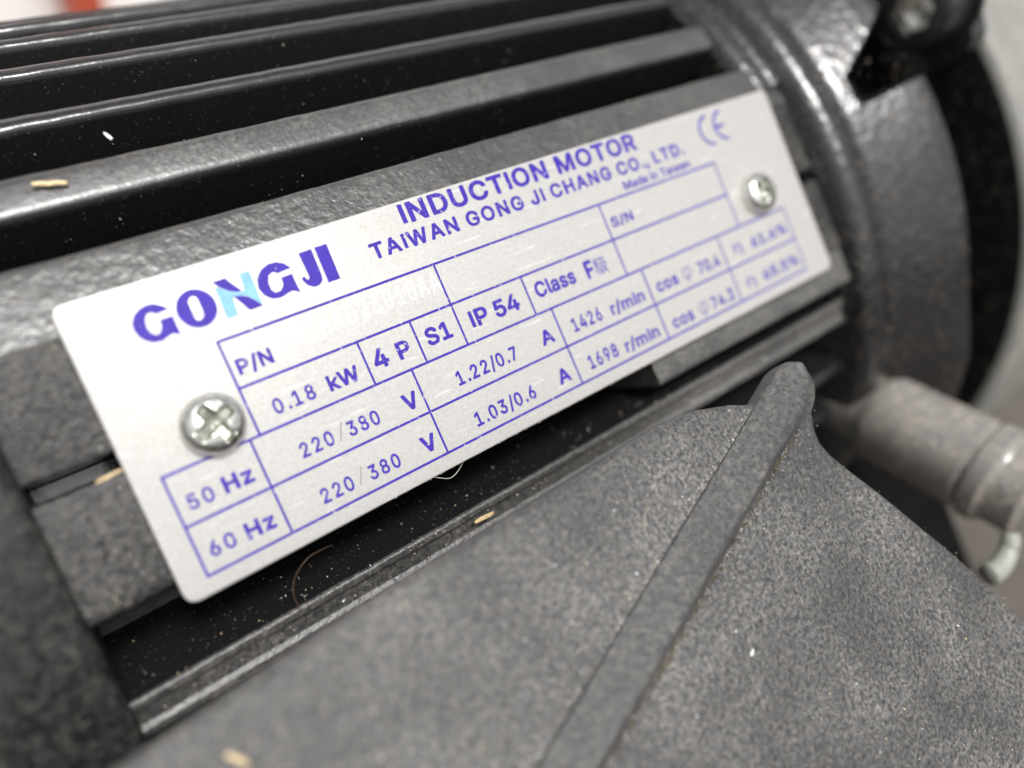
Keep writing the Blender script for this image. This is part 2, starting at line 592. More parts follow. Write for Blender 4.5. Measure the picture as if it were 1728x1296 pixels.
# stub with a collar below the end shield
d = Vector((0.0, math.sin(R(-37)), math.cos(R(-37))))
q = Vector(pol(88.5, 0, -37))
V, F = lathe(q, d, [(52, 5.2), (57.6, 5.3), (58.2, 5.7), (59.0, 6.2), (60.0, 6.45), (72.0, 6.5), (72.4, 6.1), (72.9, 6.1), (73.3, 6.7), (75.2, 6.7), (75.8, 6.0), (76.4, 5.9), (79.5, 5.9),
                    (80, 5.3), (80.1, 0.1)], 48, cap=False)
o = mesh("stub_pipe", V, F, M['stud'], motor)
fix_normals(o)
sharp(o, 40)
V, F = tube(spline(HOOK, 6), lambda t: 1.0 + 0.35 * t, 12)
o = mesh("pale_hook", V, F, M['palenut'], motor)
fix_normals(o)
# feet, below the picture
for x0 in (0, 60):
    V, F = quad_box(x0 * 0.001, x0 * 0.001 + 0.02, 0.02, 0.08, 0.0, 0.04)
    mesh("foot", V, F, M['gloss'], motor, local=True, smooth=False)

# ------------------------------------------------------------------ bracket in front
TB = R(78)
BN = Vector((0, math.cos(TB), math.sin(TB)))
BV = Vector((0, -math.sin(TB), math.cos(TB)))
BP = Vector((0, -4.8, 12.0))


def br(u, v, h=0.0):
    p = BP + BV * v + BN * h
    return (u, p.y, p.z)


top = [(-24, 1.1), (-12.29, 0.78), (-8.92, 0.62), (-5.84, 0.42), (-2.24, 0.24), (1.67, 0.08), (5.93, -0.09), (10.59, -0.22), (15.6, -0.28), (21.04, -0.26), (27.16, -0.3),
       (32.64, -0.45), (36.25, -0.45), (39.62, 0.05), (43.42, 1.24), (45.3, 2.1), (46.9, 2.5), (48.4, 2.4), (50.0, 2.2), (51.5, 2.0), (52.5, 2.2), (53.0, 2.8), (53.0, 3.6), (52.5, 4.6),
       (51.5, 6.0), (50.78, 7.2), (50.45, 8.49), (50.8, 9.89), (51.95, 12.19), (54.13, 16.17), (56.18, 20.4), (57.62, 23.2), (59.23, 26.94), (61.56, 33.04), (65.61, 42.51),
       (66, 60), (-24, 60)]
brk_o = top
TH = 2.4


def plate_solid(outline, h0, h1, bev, name, mat, parent, fn):
    bm = bmesh.new()
    vs = [bm.verts.new(fn(u, v, h1)) for u, v in outline]
    f = bm.faces.new(vs)
    f.normal_update()
    ext = bmesh.ops.extrude_face_region(bm, geom=[f])
    nv = [e for e in ext['geom'] if isinstance(e, bmesh.types.BMVert)]
    dz = Vector(fn(0, 0, h0)) - Vector(fn(0, 0, h1))
    for v in nv:
        v.co += dz
    bmesh.ops.recalc_face_normals(bm, faces=bm.faces)
    top_e = [e for e in bm.edges if all(v in vs for v in e.verts)]
    if bev:
        bmesh.ops.bevel(bm, geom=top_e, offset=bev, segments=4, profile=0.5, affect='EDGES', clamp_overlap=True)
    V = [tuple(v.co) for v in bm.verts]
    bm.verts.index_update()
    F = [tuple(v.index for v in f.verts) for f in bm.faces]
    bm.free()
    o = mesh(name, V, F, mat, parent)
    fix_normals(o)
    sharp(o, 35)
    return o


bracket = plate_solid(brk_o, -TH, 0.0, 0.9, "foot_bracket", M['cast'], motor, br)
# web that ties the bracket to the housing (behind it)
V, F = quad_box(8, 44, -46, -30, -22, 9)
mesh("bracket_web", V, F, M['gloss'], bracket, smooth=False)

# raised rib: left edge crisp, right side falling into a fillet
ribL = [(51.61, 0.55), (50.08, 0.73), (47.74, 1.59), (45.24, 2.5), (40.6, 4.2), (35.89, 5.94), (30.16, 8.02), (25.06, 9.90), (20.41, 11.62), (16.15, 13.20), (11.23, 15.02), (6.47, 16.89), (-2, 20.3), (-12, 24.4)]
ribR = [(52.1, 0.85), (53.0, 1.9), (52.7, 3.4), (51.2, 4.8), (48.6, 6.0), (45.18, 7.02), (40.09, 8.86), (33.7, 11.12), (27.48, 13.32), (22.75, 15.0), (16.78, 17.11), (11.65, 18.95), (3, 22.6), (-7, 27)]
A_ = [Vector((*p, 0)) for p in spline([(*p, 0) for p in ribL], 6)]
B_ = [Vector((*p, 0)) for p in spline([(*p, 0) for p in ribR], 6)]
sec = [(-0.01, -1.6), (-0.008, -0.3), (0.0, 0.10), (0.004, 0.145), (0.015, 0.17), (0.05, 0.19), (0.12, 0.24), (0.28, 0.36), (0.46, 0.50), (0.62, 0.63), (0.74, 0.71), (0.80, 0.72),
       (0.85, 0.63), (0.91, 0.45), (0.97, 0.27), (1.03, 0.12), (1.09, 0.03), (1.15, -0.06), (1.2, -1.6)]
V, F = [], []
for i, (a, b) in enumerate(zip(A_, B_)):
    t = i / (len(A_) - 1)
    hgt = 1.3 + 1.0 * t
    k = sm(-0.01, 0.05, t)
    for s, hh in sec:
        p = a + (b - a) * s
        h = hh * hgt * (0.25 + 0.75 * k) if hh > 0 else hh
        h += noise.noise((p.x / 1.1, p.y / 1.1, 4.0)) * 0.018 + noise.noise((p.x / 5, p.y / 5, 9.0)) * 0.015
        V.append(br(p.x, p.y, h))
ns = len(sec)
for i in range(len(A_) - 1):
    for j in range(ns - 1):
        F.append((i * ns + j, i * ns + j + 1, (i + 1) * ns + j + 1, (i + 1) * ns + j))
F.append(tuple(range(ns)))
o = mesh("rib", V, F, M['castrib'], bracket)
fix_normals(o)
sharp(o, 60)

# ------------------------------------------------------------------ name plate
pl_out = rounded([(-2.05, -1.35, 1.1), (79.75, -1.35, 1.2), (79.85, 22.25, 0.8), (-1.95, 22.1, 1.1)], 6)
plate = plate_solid(pl_out, -0.55, 0.0, 0.10, "name_plate", M['plate'], motor, lambda u, v, h: (u, v, h))
plate['label'] = "satin aluminium name plate printed in violet ink"

INK = 0.012


def flat(name, polys, mat, z=INK):
    V, F = [], []
    for p in polys:
        F.append(tuple(range(len(V), len(V) + len(p))))
        V += [(x, y, z) for x, y in p]
    return mesh(name, V, F, mat, plate, smooth=False)


def up_face(o):
    bm = bmesh.new()
    bm.from_mesh(o.data)
    nz = ROT @ Vector((0, 0, 1))
    for f in bm.faces:
        f.normal_update()
        if f.normal.dot(nz) < 0:
            f.normal_flip()
    bm.to_mesh(o.data)
    bm.free()


def tri_poly(name, outer, holes, mat, z=INK):
    from mathutils.geometry import tessellate_polygon
    loops = [[Vector((x, y, 0)) for x, y in outer]] + [[Vector((x, y, 0)) for x, y in h] for h in holes]
    V = [(v.x, v.y, z) for l in loops for v in l]
    F = [tuple(t) for t in tessellate_polygon(loops)]
    o = mesh(name, V, F, mat, plate, smooth=False)
    up_face(o)
    return o


def bar(x0, y0, x1, y1, w):
    d = Vector((x1 - x0, y1 - y0)).normalized() * (w / 2)
    nx, ny = -d.y, d.x
    return [(x0 - d.x + nx, y0 - d.y + ny), (x0 - d.x - nx, y0 - d.y - ny), (x1 + d.x - nx, y1 + d.y - ny), (x1 + d.x + nx, y1 + d.y + ny)]


X = dict(c0=0.0, c1=7.63, c2=18.01, c3=23.24, c4=21.59, c5=27.69, c6=35.82, c7=37.70, c9=48.23, c10=50.27, c12=62.59, c13=66.66, c14=75.0, c15=6.77)
Y = [15.87, 11.94, 7.99, 3.94, 0.0]
LW = 0.2
for i, (a, b, r) in enumerate([('c1', 'c13', 0), ('c1', 'c13', 1), ('c0', 'c14', 2), ('c0', 'c14', 3), ('c0', 'c14', 4)]):
    flat("table_line", [bar(X[a], Y[r], X[b], Y[r], LW * 1.1)], M['ink'])
for c, r0, r1 in [('c0', 2, 4), ('c1', 0, 2), ('c15', 2, 4), ('c2', 1, 2), ('c3', 1, 2), ('c5', 0, 2), ('c4', 2, 4), ('c6', 1, 2), ('c7', 2, 4),
                  ('c9', 0, 2), ('c10', 2, 4), ('c12', 2, 4), ('c13', 0, 2), ('c14', 2, 4)]:
    flat("table_line", [bar(X[c], Y[r0] - 0.12, X[c], Y[r1] + 0.12, LW)], M['ink'], INK + 0.003)


# letter outlines (thousandths of an em): character + stroke weight : closed contours
ADV = {'%': 676, ',': 188, '.': 188, '/': 249, '0': 453, '1': 453, '2': 453, '3': 453, '4': 453, '5': 453, '6': 453, '7': 453, '8': 453, '9': 453, 'A': 480, 'C': 510, 'D': 502, 'F': 410, 'G': 520, 'H': 517, 'I': 190, 'J': 396, 'L': 393, 'M': 628, 'N': 523, 'O': 533, 'P': 445, 'R': 449, 'S': 447, 'T': 449, 'U': 517, 'V': 480, 'W': 686, 'a': 389, 'c': 396, 'd': 424, 'e': 404, 'i': 167, 'k': 381, 'l': 189, 'm': 610, 'n': 410, 'o': 415, 'r': 259, 's': 365, 'w': 567, 'z': 380, 'η': 410, 'φ': 501, '級': 459, ' ': 188}
GLYPHS = {}
for line in """%1:153,67 113,8 112,-4 115,-12 125,-20 133,-21 193,-21 205,-15 557,496 561,504 561,512 554,524 541,530 481,530 473,528 465,521|241,521 217,532 193,537 165,538 141,534 117,524 97,511 79,492 67,472 57,444 54,420 54,380 58,352 66,328 81,305 97,288 117,275 141,266 165,262 193,263 213,267 233,274 254,288 269,304 282,324 291,348 296,372 296,420 293,444 285,468 274,488 261,505|553,236 529,243 501,246 473,243 452,236 430,224 412,208 397,188 388,168 381,144 379,120 380,80 387,48 398,24 413,4 433,-12 457,-24 481,-29 509,-30 529,-28 553,-21 573,-9 592,8 605,27 614,48 620,72 622,96 621,136 615,164 605,188 590,208 573,224|152,364 148,380 148,412 153,436 157,444 165,450 177,451 189,449 197,439 202,420 202,380 197,361 189,351 173,349 160,352|528,92 524,72 517,60 509,57 497,56 489,58 481,64 475,84 474,124 479,144 488,156 497,159 509,159 517,155 521,150 528,128
,3:114,-121 165,63 165,79 158,91 144,99 60,99 48,92 40,79 9,-113 9,-125 16,-138 28,-147 84,-148 96,-146 104,-141 110,-133
.1:37,74 29,50 31,22 44,-1 64,-17 88,-25 116,-22 138,-10 154,10 162,34 159,62 148,83 128,100 104,107 76,105 54,94
.2:59,-18 72,-24 88,-28 116,-26 137,-14 155,6 164,30 163,58 152,82 132,101 108,110 80,109 56,98 36,77 27,54 28,24 38,2
.3:88,-33 117,-30 132,-24 144,-16 161,6 170,34 167,62 161,78 152,90 132,107 104,115 76,113 60,107 48,98 30,78 21,50 21,34 24,18 38,-6 60,-24
/2:94,-82 258,526 258,538 255,546 248,552 240,556 172,556 161,550 156,542 -9,-70 -9,-82 -5,-90 4,-98 12,-100 76,-100 88,-93
/3:16,-105 76,-105 90,-98 98,-86 263,526 263,538 261,546 255,554 244,560 172,561 158,554 151,542 -14,-70 -14,-82 -8,-95 4,-104
00:358,61 373,87 389,127 398,163 404,215 405,275 400,327 393,367 378,411 360,443 342,467 314,491 290,504 254,514 226,516 190,512 162,503 129,483 112,467 96,447 81,423 70,397 56,347 49,291 49,215 56,159 64,127 74,99 97,59 113,39 130,24 162,6 202,-5 226,-7 254,-5 290,5 326,26 342,41|335,163 323,123 302,87 282,67 254,53 218,50 186,58 170,68 158,79 138,107 123,143 113,195 109,255 113,315 123,363 137,399 158,430 182,449 198,455 218,459 238,459 258,455 274,447 290,435 302,422 314,403 333,355 342,299 343,223
01:294,397 303,379 312,351 321,295 322,223 313,159 296,115 285,99 274,87 258,77 242,72 226,71 206,73 185,83 166,102 150,131 140,163 132,207 130,255 133,311 141,351 150,379 166,407 186,426 206,436 234,438 258,432 276,419|33,171 49,107 70,62 86,38 104,19 118,7 143,-9 170,-20 198,-26 226,-28 258,-26 286,-19 310,-9 334,6 350,19 368,39 382,59 404,107 414,139 421,175 426,251 423,315 418,351 409,387 398,417 385,443 356,483 326,508 298,523 270,532 230,536 198,535 166,527 130,510 106,491 86,469 64,435 50,403 39,367 30,315 27,275 28,215
02:316,195 307,151 297,123 278,95 258,80 242,75 226,74 198,79 176,95 158,121 144,159 136,199 133,255 137,311 145,355 158,387 174,412 194,428 206,433 222,435 238,435 254,430 278,414 296,387 308,355 317,311 320,255|30,171 46,107 68,59 85,35 103,15 142,-12 166,-22 198,-29 226,-31 258,-29 286,-22 310,-12 330,-1 350,15 369,35 385,59 407,107 423,171 429,235 426,315 413,383 393,435 379,459 360,483 334,506 302,525 270,535 230,539 194,537 154,526 127,511 102,491 78,463 61,435 47,403 36,367 27,315 24,275 25,215
10:102,0 386,0 391,2 390,54 278,55 276,58 274,508 198,509 86,426 86,359 206,446 210,448 212,446 212,58 194,55 78,55 76,50 76,2 78,0
11:154,76 74,76 62,70 56,58 56,-2 61,-14 70,-20 390,-21 402,-18 411,-6 412,58 409,66 402,72 390,76 302,76 297,78 297,510 292,522 282,529 190,528 74,444 66,434 65,354 70,344 82,337 90,337 98,341 186,405 190,408 191,406 191,78 186,76
12:242,533 198,533 186,530 72,446 63,434 62,354 68,342 78,335 90,334 98,337 186,402 188,398 188,82 186,79 182,79 74,79 62,74 55,66 53,58 53,-2 58,-16 70,-23 390,-24 406,-18 414,-6 415,58 406,73 394,78 302,79 300,82 300,510 296,522 286,530 278,533
13:78,457 62,444 57,430 57,354 62,342 70,333 82,329 98,332 178,390 182,392 183,390 183,86 178,84 74,84 58,77 52,70 48,58 48,-2 54,-18 62,-25 74,-29 390,-29 406,-24 416,-14 420,-2 420,58 412,74 402,81 394,83 310,84 305,86 305,510 299,526 290,534 278,538 190,537 182,533
20:90,0 386,0 389,2 389,54 386,57 153,58 154,62 277,190 322,241 355,286 374,326 380,354 381,382 376,410 369,430 355,454 338,474 314,492 290,504 258,513 226,516 194,513 162,505 134,491 110,472 91,450 76,422 68,394 66,362 126,362 130,390 137,410 147,426 162,441 178,450 198,457 222,459 246,458 274,449 299,430 314,406 320,378 319,354 314,334 302,310 286,287 247,242 66,50 64,46 64,2 66,0
21:410,30 410,62 405,70 394,77 200,78 330,218 364,262 383,294 398,334 402,374 396,418 380,454 359,482 334,504 306,520 274,531 238,536 198,535 158,526 125,510 106,497 86,478 69,454 59,434 50,410 45,374 45,358 52,346 66,341 126,341 138,344 146,354 152,390 164,414 186,431 202,436 218,438 238,438 254,434 270,427 281,418 291,406 296,394 299,378 298,358 287,326 261,290 46,58 43,46 43,-2 45,-10 53,-18 62,-21 390,-21 402,-17 409,-6
22:413,30 411,66 406,74 394,80 207,82 334,218 368,262 389,298 402,338 405,382 399,418 381,458 362,484 336,506 306,523 270,535 226,540 190,537 154,527 122,512 103,498 86,482 68,458 55,434 47,410 42,374 43,354 50,344 66,338 126,338 138,341 145,346 150,354 155,390 168,414 190,429 218,435 250,432 266,426 278,417 287,406 294,391 296,374 295,358 291,342 283,326 257,290 45,62 40,46 40,-2 44,-14 54,-22 62,-24 394,-24 405,-18 411,-10 413,-2
30:222,247 254,241 279,231 301,215 316,195 326,171 329,143 325,115 313,91 293,71 262,56 230,50 194,52 158,63 134,79 118,101 108,131 46,132 45,119 52,91 63,67 78,48 107,23 150,3 194,-6 242,-6 286,3 321,19 352,43 376,75 389,111 393,155 384,195 366,230 338,258 306,277 274,287 225,291 371,459 372,507 70,507 70,455 74,452 287,451 287,447 157,299 158,248
31:132,123 127,143 117,151 42,153 30,147 24,139 23,131 26,107 32,83 41,63 54,44 69,27 106,0 134,-13 158,-21 194,-27 230,-28 258,-25 294,-16 321,-5 350,13 373,35 388,55 404,87 413,131 414,155 411,179 399,215 376,251 350,276 316,295 268,311 391,451 393,459 393,511 390,521 382,527 370,530 70,530 60,527 51,519 49,511 49,451 53,439 62,433 238,431 241,427 138,308 136,299 136,243 142,233 154,227 222,226 246,222 266,215 291,195 301,179 306,163 307,131 299,107 280,87 250,74 210,71 172,79 158,87 146,97 138,108
32:124,-13 166,-26 206,-31 258,-28 294,-19 330,-4 358,16 384,43 402,73 413,107 417,147 411,191 398,224 376,255 350,279 315,299 274,311 395,451 396,459 396,511 392,523 382,531 370,533 70,533 58,529 48,519 46,511 46,451 49,439 58,431 70,428 237,427 136,311 133,299 133,243 139,231 150,225 230,222 266,211 282,200 293,187 301,171 305,155 305,139 302,121 295,107 286,96 274,87 258,80 222,74 186,78 157,91 139,111 130,144 118,154 42,156 34,154 26,148 20,135 23,107 29,83 43,55 58,35 78,15 102,-2
41:176,430 20,166 20,98 26,90 38,85 258,84 261,78 261,-2 266,-14 274,-19 282,-21 350,-20 358,-14 364,-2 364,82 370,84 421,86 431,94 434,106 434,162 430,175 418,183 370,184 364,186 364,318 358,332 346,338 282,339 274,337 265,330 261,318 261,190 258,184 150,184 145,186 329,498 332,506 330,518 323,526 314,530 246,530 238,528 228,518
43:141,386 13,170 11,158 11,106 14,93 23,82 38,77 250,76 253,74 253,-2 256,-14 262,-21 270,-26 282,-29 346,-29 358,-25 366,-18 371,-6 372,74 374,76 414,77 426,79 438,90 442,106 442,166 435,182 426,189 418,191 378,192 372,194 372,318 369,330 363,338 354,344 346,346 282,347 266,342 258,334 253,322 253,194 250,192 162,192 159,194 336,494 340,506 336,522 326,534 314,538 246,538 230,532 221,522
51:182,79 166,90 154,103 146,119 141,139 134,148 122,151 58,151 46,146 41,139 39,131 43,99 54,67 66,47 86,24 106,7 130,-7 174,-23 206,-27 234,-27 262,-24 286,-18 308,-9 330,4 350,19 369,39 386,63 398,87 406,111 411,139 412,171 408,203 401,231 391,255 377,279 361,299 342,317 318,333 294,344 270,350 246,354 218,354 190,350 162,341 160,343 170,431 366,431 379,435 385,443 387,451 387,511 382,523 374,528 94,530 82,524 76,515 46,255 50,241 62,232 130,225 138,227 162,243 186,252 214,256 238,254 262,245 280,231 295,211 304,187 307,159 303,131 294,111 278,91 258,78 234,72 206,72
53:293,195 298,175 299,155 295,135 289,119 278,103 266,92 250,84 234,80 202,81 186,86 174,94 164,103 156,115 146,147 134,157 122,159 62,159 46,156 38,149 32,139 32,119 39,83 54,51 74,25 98,3 126,-14 150,-24 182,-33 210,-36 246,-35 278,-29 310,-17 334,-3 357,15 379,39 395,63 409,95 416,123 420,151 417,203 402,251 378,291 346,323 306,347 266,359 222,362 198,360 174,354 169,355 178,423 366,423 378,425 386,431 392,439 395,451 395,511 389,527 378,535 366,538 98,538 82,534 71,523 67,511 38,255 42,239 50,230 62,224 130,217 142,220 162,234 182,242 210,248 234,247 254,240 270,230 283,215
61:151,123 146,155 150,187 164,215 186,234 214,243 234,244 250,241 274,229 294,207 301,191 305,175 306,155 304,135 299,119 291,103 281,91 266,79 250,73 234,70 214,70 198,74 182,83 170,93 159,107|223,503 111,339 77,283 62,250 52,223 45,191 43,163 46,123 56,87 71,55 94,27 122,3 154,-14 190,-25 226,-28 266,-24 298,-15 330,2 358,25 379,51 396,83 407,119 410,159 407,195 398,229 383,259 360,287 335,307 306,323 270,332 229,335 341,499 343,511 340,519 334,526 326,529 250,530 238,524
62:143,-13 186,-27 226,-31 266,-27 302,-17 334,1 366,29 388,59 404,95 412,135 411,183 407,207 400,231 381,267 354,297 318,321 282,333 235,339 344,499 346,511 344,519 338,527 330,531 250,533 242,530 234,524 97,323 68,271 53,235 42,195 40,163 43,123 52,87 70,53 90,27 111,7|296,195 303,163 300,131 290,107 270,85 258,79 242,74 210,74 186,84 165,103 156,119 151,135 150,171 153,187 159,203 170,217 182,228 198,236 214,240 234,241 250,238 266,231 278,222 287,211
71:284,190 410,442 412,510 408,520 400,527 392,530 64,530 50,526 43,518 41,510 41,450 47,438 56,432 290,430 78,10 76,-2 80,-12 88,-19 96,-21 168,-21 180,-14
72:293,202 414,442 415,510 411,522 402,530 392,533 64,533 48,528 42,522 38,510 38,450 43,438 52,430 64,428 280,428 285,426 75,10 73,-2 78,-14 84,-20 96,-24 168,-24 181,-18 187,-10
81:138,123 136,139 138,155 150,181 160,191 174,201 206,213 246,213 278,202 293,191 303,179 310,167 315,151 314,123 302,99 282,82 250,72 206,71 174,80 162,87 150,98 142,111|158,400 171,419 194,434 226,439 258,434 278,423 293,403 298,379 295,355 290,343 281,331 258,316 230,311 198,315 175,327 160,347 154,371|35,171 31,143 32,115 37,91 47,67 62,43 80,23 106,4 130,-9 162,-20 198,-26 230,-28 266,-25 302,-17 326,-7 354,9 374,25 397,51 411,79 420,111 422,143 416,179 402,212 378,245 351,267 370,287 388,315 398,343 402,371 401,403 394,431 380,459 361,483 334,506 302,523 262,534 226,537 190,534 154,524 120,507 94,487 74,463 59,435 52,411 49,379 53,347 64,315 82,287 102,267 81,251 60,227 44,199
91:60,434 46,390 43,338 51,290 70,250 98,217 130,194 170,179 218,174 222,173 222,170 114,12 110,2 110,-6 115,-14 126,-20 206,-20 218,-12 333,158 366,210 387,250 401,286 409,326 409,370 401,410 392,434 378,458 359,482 341,498 322,512 298,523 274,531 242,536 214,536 186,533 158,525 134,513 111,498 89,478 73,458|202,436 234,439 250,436 265,430 288,410 302,382 306,346 304,326 298,310 289,294 278,282 266,274 250,267 218,265 202,268 187,274 164,294 150,322 146,358 149,378 155,394 174,419 186,428
A0:42,0 82,0 85,2 135,142 138,144 142,142 334,142 342,145 394,2 398,0 458,0 462,2 277,506 274,509 206,509 200,506 17,2|214,376 238,456 274,342 322,200 162,199 158,199 155,202
A3:182,531 174,518 -11,10 -13,-2 -9,-14 2,-25 14,-29 86,-29 102,-23 112,-10 154,111 158,113 318,113 325,110 368,-10 376,-22 386,-28 394,-29 462,-29 476,-26 486,-18 490,-10 492,-2 490,10 302,522 290,534 278,538 198,538|218,294 238,356 282,230 278,228 198,228 196,230
C3:135,215 132,255 135,295 141,323 151,351 166,377 183,395 206,412 230,422 258,426 282,426 306,421 330,411 347,399 362,383 373,363 382,335 388,327 398,321 474,319 490,325 498,334 501,343 499,367 482,415 461,451 437,479 406,504 374,522 338,535 302,542 266,545 218,540 182,531 150,517 118,497 86,467 63,439 44,407 29,371 19,335 13,295 11,255 13,211 20,171 30,134 45,99 70,59 94,32 122,9 151,-9 194,-26 230,-33 266,-36 310,-33 346,-24 378,-11 414,11 434,27 454,49 470,71 483,95 494,123 502,159 500,171 490,184 474,189 406,189 397,187 383,175 374,147 363,127 342,106 322,94 302,86 282,83 258,82 238,85 214,93 194,104 177,119 161,139 149,163 140,187
D0:314,495 278,504 242,508 66,509 60,506 60,2 62,0 238,0 274,4 306,12 349,30 378,49 407,78 433,118 451,166 457,198 461,234 460,294 454,330 446,360 425,406 398,442 362,472 338,486|334,418 355,398 374,370 388,338 396,298 399,254 396,210 388,174 373,138 354,110 337,94 314,79 286,67 258,60 230,57 126,57 124,62 125,450 126,452 222,452 262,448 298,439
D3:306,402 326,387 343,366 357,338 366,306 370,270 369,226 363,190 351,158 339,138 325,122 306,108 286,98 242,87 154,86 154,422 246,421 278,415|434,445 407,474 378,497 338,517 298,530 242,537 62,538 50,536 38,528 31,510 31,2 34,-13 42,-23 58,-29 218,-29 258,-27 294,-21 332,-10 366,6 405,34 430,60 458,104 474,142 486,194 491,254 487,314 478,354 460,402
F4:159,342 159,414 162,418 374,418 391,426 402,442 402,518 394,532 378,541 58,543 46,540 34,530 29,522 26,510 26,-2 29,-14 34,-22 50,-32 130,-34 146,-26 156,-14 159,-2 159,186 350,187 367,194 378,210 380,222 380,282 374,298 362,308 346,312 162,312 159,314
G3:135,215 133,279 143,331 151,351 165,375 178,391 194,405 221,419 246,425 274,427 302,422 328,411 350,393 369,367 382,335 394,323 406,320 478,320 490,324 497,331 502,339 503,351 488,403 464,447 438,477 406,503 374,521 338,535 298,543 262,544 214,540 178,530 146,516 118,498 92,475 62,439 44,407 29,371 19,335 13,295 11,255 13,211 19,175 30,135 45,99 70,59 94,32 118,11 150,-9 182,-22 218,-31 266,-36 302,-34 346,-25 378,-13 414,8 438,28 462,55 482,88 495,119 505,167 507,255 505,267 495,279 478,285 282,285 270,282 262,276 256,267 254,255 254,195 262,178 278,170 378,170 382,167 370,136 351,111 326,94 294,84 262,82 234,86 206,97 186,111 167,131 152,155 140,187
H3:363,90 363,-2 367,-14 374,-23 390,-29 462,-29 478,-20 485,-6 486,510 480,526 471,534 462,537 390,538 378,534 367,522 363,510 362,318 154,318 154,510 150,522 139,534 126,538 58,538 42,531 34,522 31,510 31,2 33,-10 37,-18 46,-25 58,-29 126,-29 138,-26 150,-14 154,-2 154,203 362,203
H4:159,342 159,510 156,522 151,530 142,538 130,542 58,543 46,540 38,535 27,518 26,2 28,-10 34,-22 42,-29 54,-33 126,-34 142,-29 153,-18 159,-2 159,194 162,198 354,198 358,194 358,-2 363,-18 374,-29 390,-34 458,-34 470,-31 479,-26 488,-14 491,2 491,510 488,522 482,531 474,538 462,542 390,543 374,537 363,526 358,510 358,326 354,323 162,323 159,326
I3:38,0 152,0 152,526 38,526
J3:167,81 147,90 134,107 127,131 126,179 120,191 111,198 99,202 27,201 15,195 6,183 4,171 5,123 10,91 18,67 32,39 45,23 67,2 87,-12 115,-25 147,-33 183,-36 207,-35 239,-29 271,-18 299,-1 315,13 337,39 351,67 359,91 365,127 365,511 359,527 347,536 335,538 267,537 253,531 245,519 243,507 241,127 234,103 218,87 195,80
L3:62,-29 362,-29 374,-26 382,-20 388,-10 390,-2 390,62 382,77 370,85 154,86 154,510 150,522 144,530 134,536 126,538 50,536 37,526 31,510 31,-2 35,-14 41,-22 50,-27
M0:86,0 118,0 122,2 120,422 122,428 168,298 285,2 290,0 338,0 343,2 457,294 502,423 505,426 506,435 504,2 506,0 566,0 568,2 568,506 566,508 478,509 475,506 350,182 314,75 279,182 153,506 146,509 62,508 60,506 60,2 62,0
M1:142,-6 143,286 146,295 268,-10 274,-17 282,-21 342,-21 354,-17 362,-6 482,301 484,-6 490,-15 502,-21 570,-21 583,-14 588,-6 589,2 589,506 588,514 582,524 570,530 478,530 470,529 460,522 314,145 297,194 168,522 158,529 150,530 58,530 50,527 44,522 40,514 39,506 39,-2 44,-14 58,-21 126,-21 138,-14
M3:327,202 314,170 174,527 162,536 150,538 58,538 50,536 40,530 34,522 31,510 31,-2 35,-14 41,-22 50,-27 62,-29 126,-29 141,-22 149,-10 151,2 151,242 154,253 259,-10 270,-24 286,-29 342,-29 354,-26 364,-18 474,258 475,2 477,-10 486,-23 502,-29 570,-29 582,-25 590,-18 595,-10 597,2 597,510 590,527 578,536 566,538 474,538 462,534 454,527
N2:149,86 148,326 150,330 370,-17 378,-22 386,-24 462,-24 474,-21 483,-14 487,2 487,506 485,518 478,528 466,533 394,532 382,526 375,514 374,179 153,526 138,533 58,533 49,530 40,522 36,506 37,-6 44,-18 58,-24 126,-24 141,-18 147,-10 149,-2
N3:442,538 390,536 378,529 370,514 370,210 369,202 366,201 156,530 146,536 138,538 58,538 46,534 37,526 31,510 31,2 34,-13 42,-23 58,-29 130,-29 144,-22 152,-10 154,2 154,312 366,-20 374,-26 386,-29 462,-29 474,-27 486,-18 491,-10 492,2 492,510 489,522 478,534 466,538
O3:135,215 133,279 143,331 153,355 166,376 179,391 198,407 222,419 242,425 266,427 294,424 318,416 338,405 355,391 371,371 388,339 398,299 401,255 398,211 390,175 377,147 358,121 334,101 302,87 270,82 238,85 206,97 178,118 158,144 144,175|423,491 398,509 370,523 322,539 266,545 214,540 166,525 122,499 82,463 51,419 29,371 15,311 12,275 12,235 20,171 38,115 52,87 71,59 106,21 150,-8 194,-26 234,-34 286,-35 338,-26 383,-9 425,19 453,47 482,88 504,135 517,191 522,255 518,315 504,371 483,419 452,463
P3:41,-22 58,-29 126,-29 138,-26 150,-14 154,-2 154,155 266,158 294,163 322,171 347,182 375,202 395,222 410,243 425,274 435,314 437,358 432,398 420,434 402,464 378,491 346,513 306,529 250,537 58,538 46,534 34,522 31,506 31,2 33,-10|154,423 254,422 278,415 294,405 308,386 315,354 311,318 299,294 278,279 254,273 154,273
R0:314,497 286,504 250,508 66,509 60,506 60,2 62,0 122,0 124,2 125,194 134,198 246,198 352,2 358,0 422,0 427,2 316,206 316,210 342,222 366,240 382,258 394,279 403,302 408,330 409,362 405,394 392,430 373,458 344,482|130,255 125,258 124,270 126,452 234,452 266,449 298,439 314,429 325,418 334,404 341,386 345,366 345,342 336,306 327,290 315,278 290,264 262,257
R3:444,30 355,194 386,219 409,246 425,278 435,314 438,362 433,402 420,438 402,468 378,493 347,514 318,526 282,534 238,538 62,538 50,536 42,531 34,522 31,510 31,2 33,-10 37,-18 46,-25 58,-29 126,-29 138,-26 150,-14 154,-2 154,166 158,169 230,168 328,-14 340,-26 354,-29 426,-29 442,-25 453,-14 457,-2 455,10|154,423 250,422 274,418 294,408 309,390 316,362 314,330 303,306 286,293 258,286 154,285
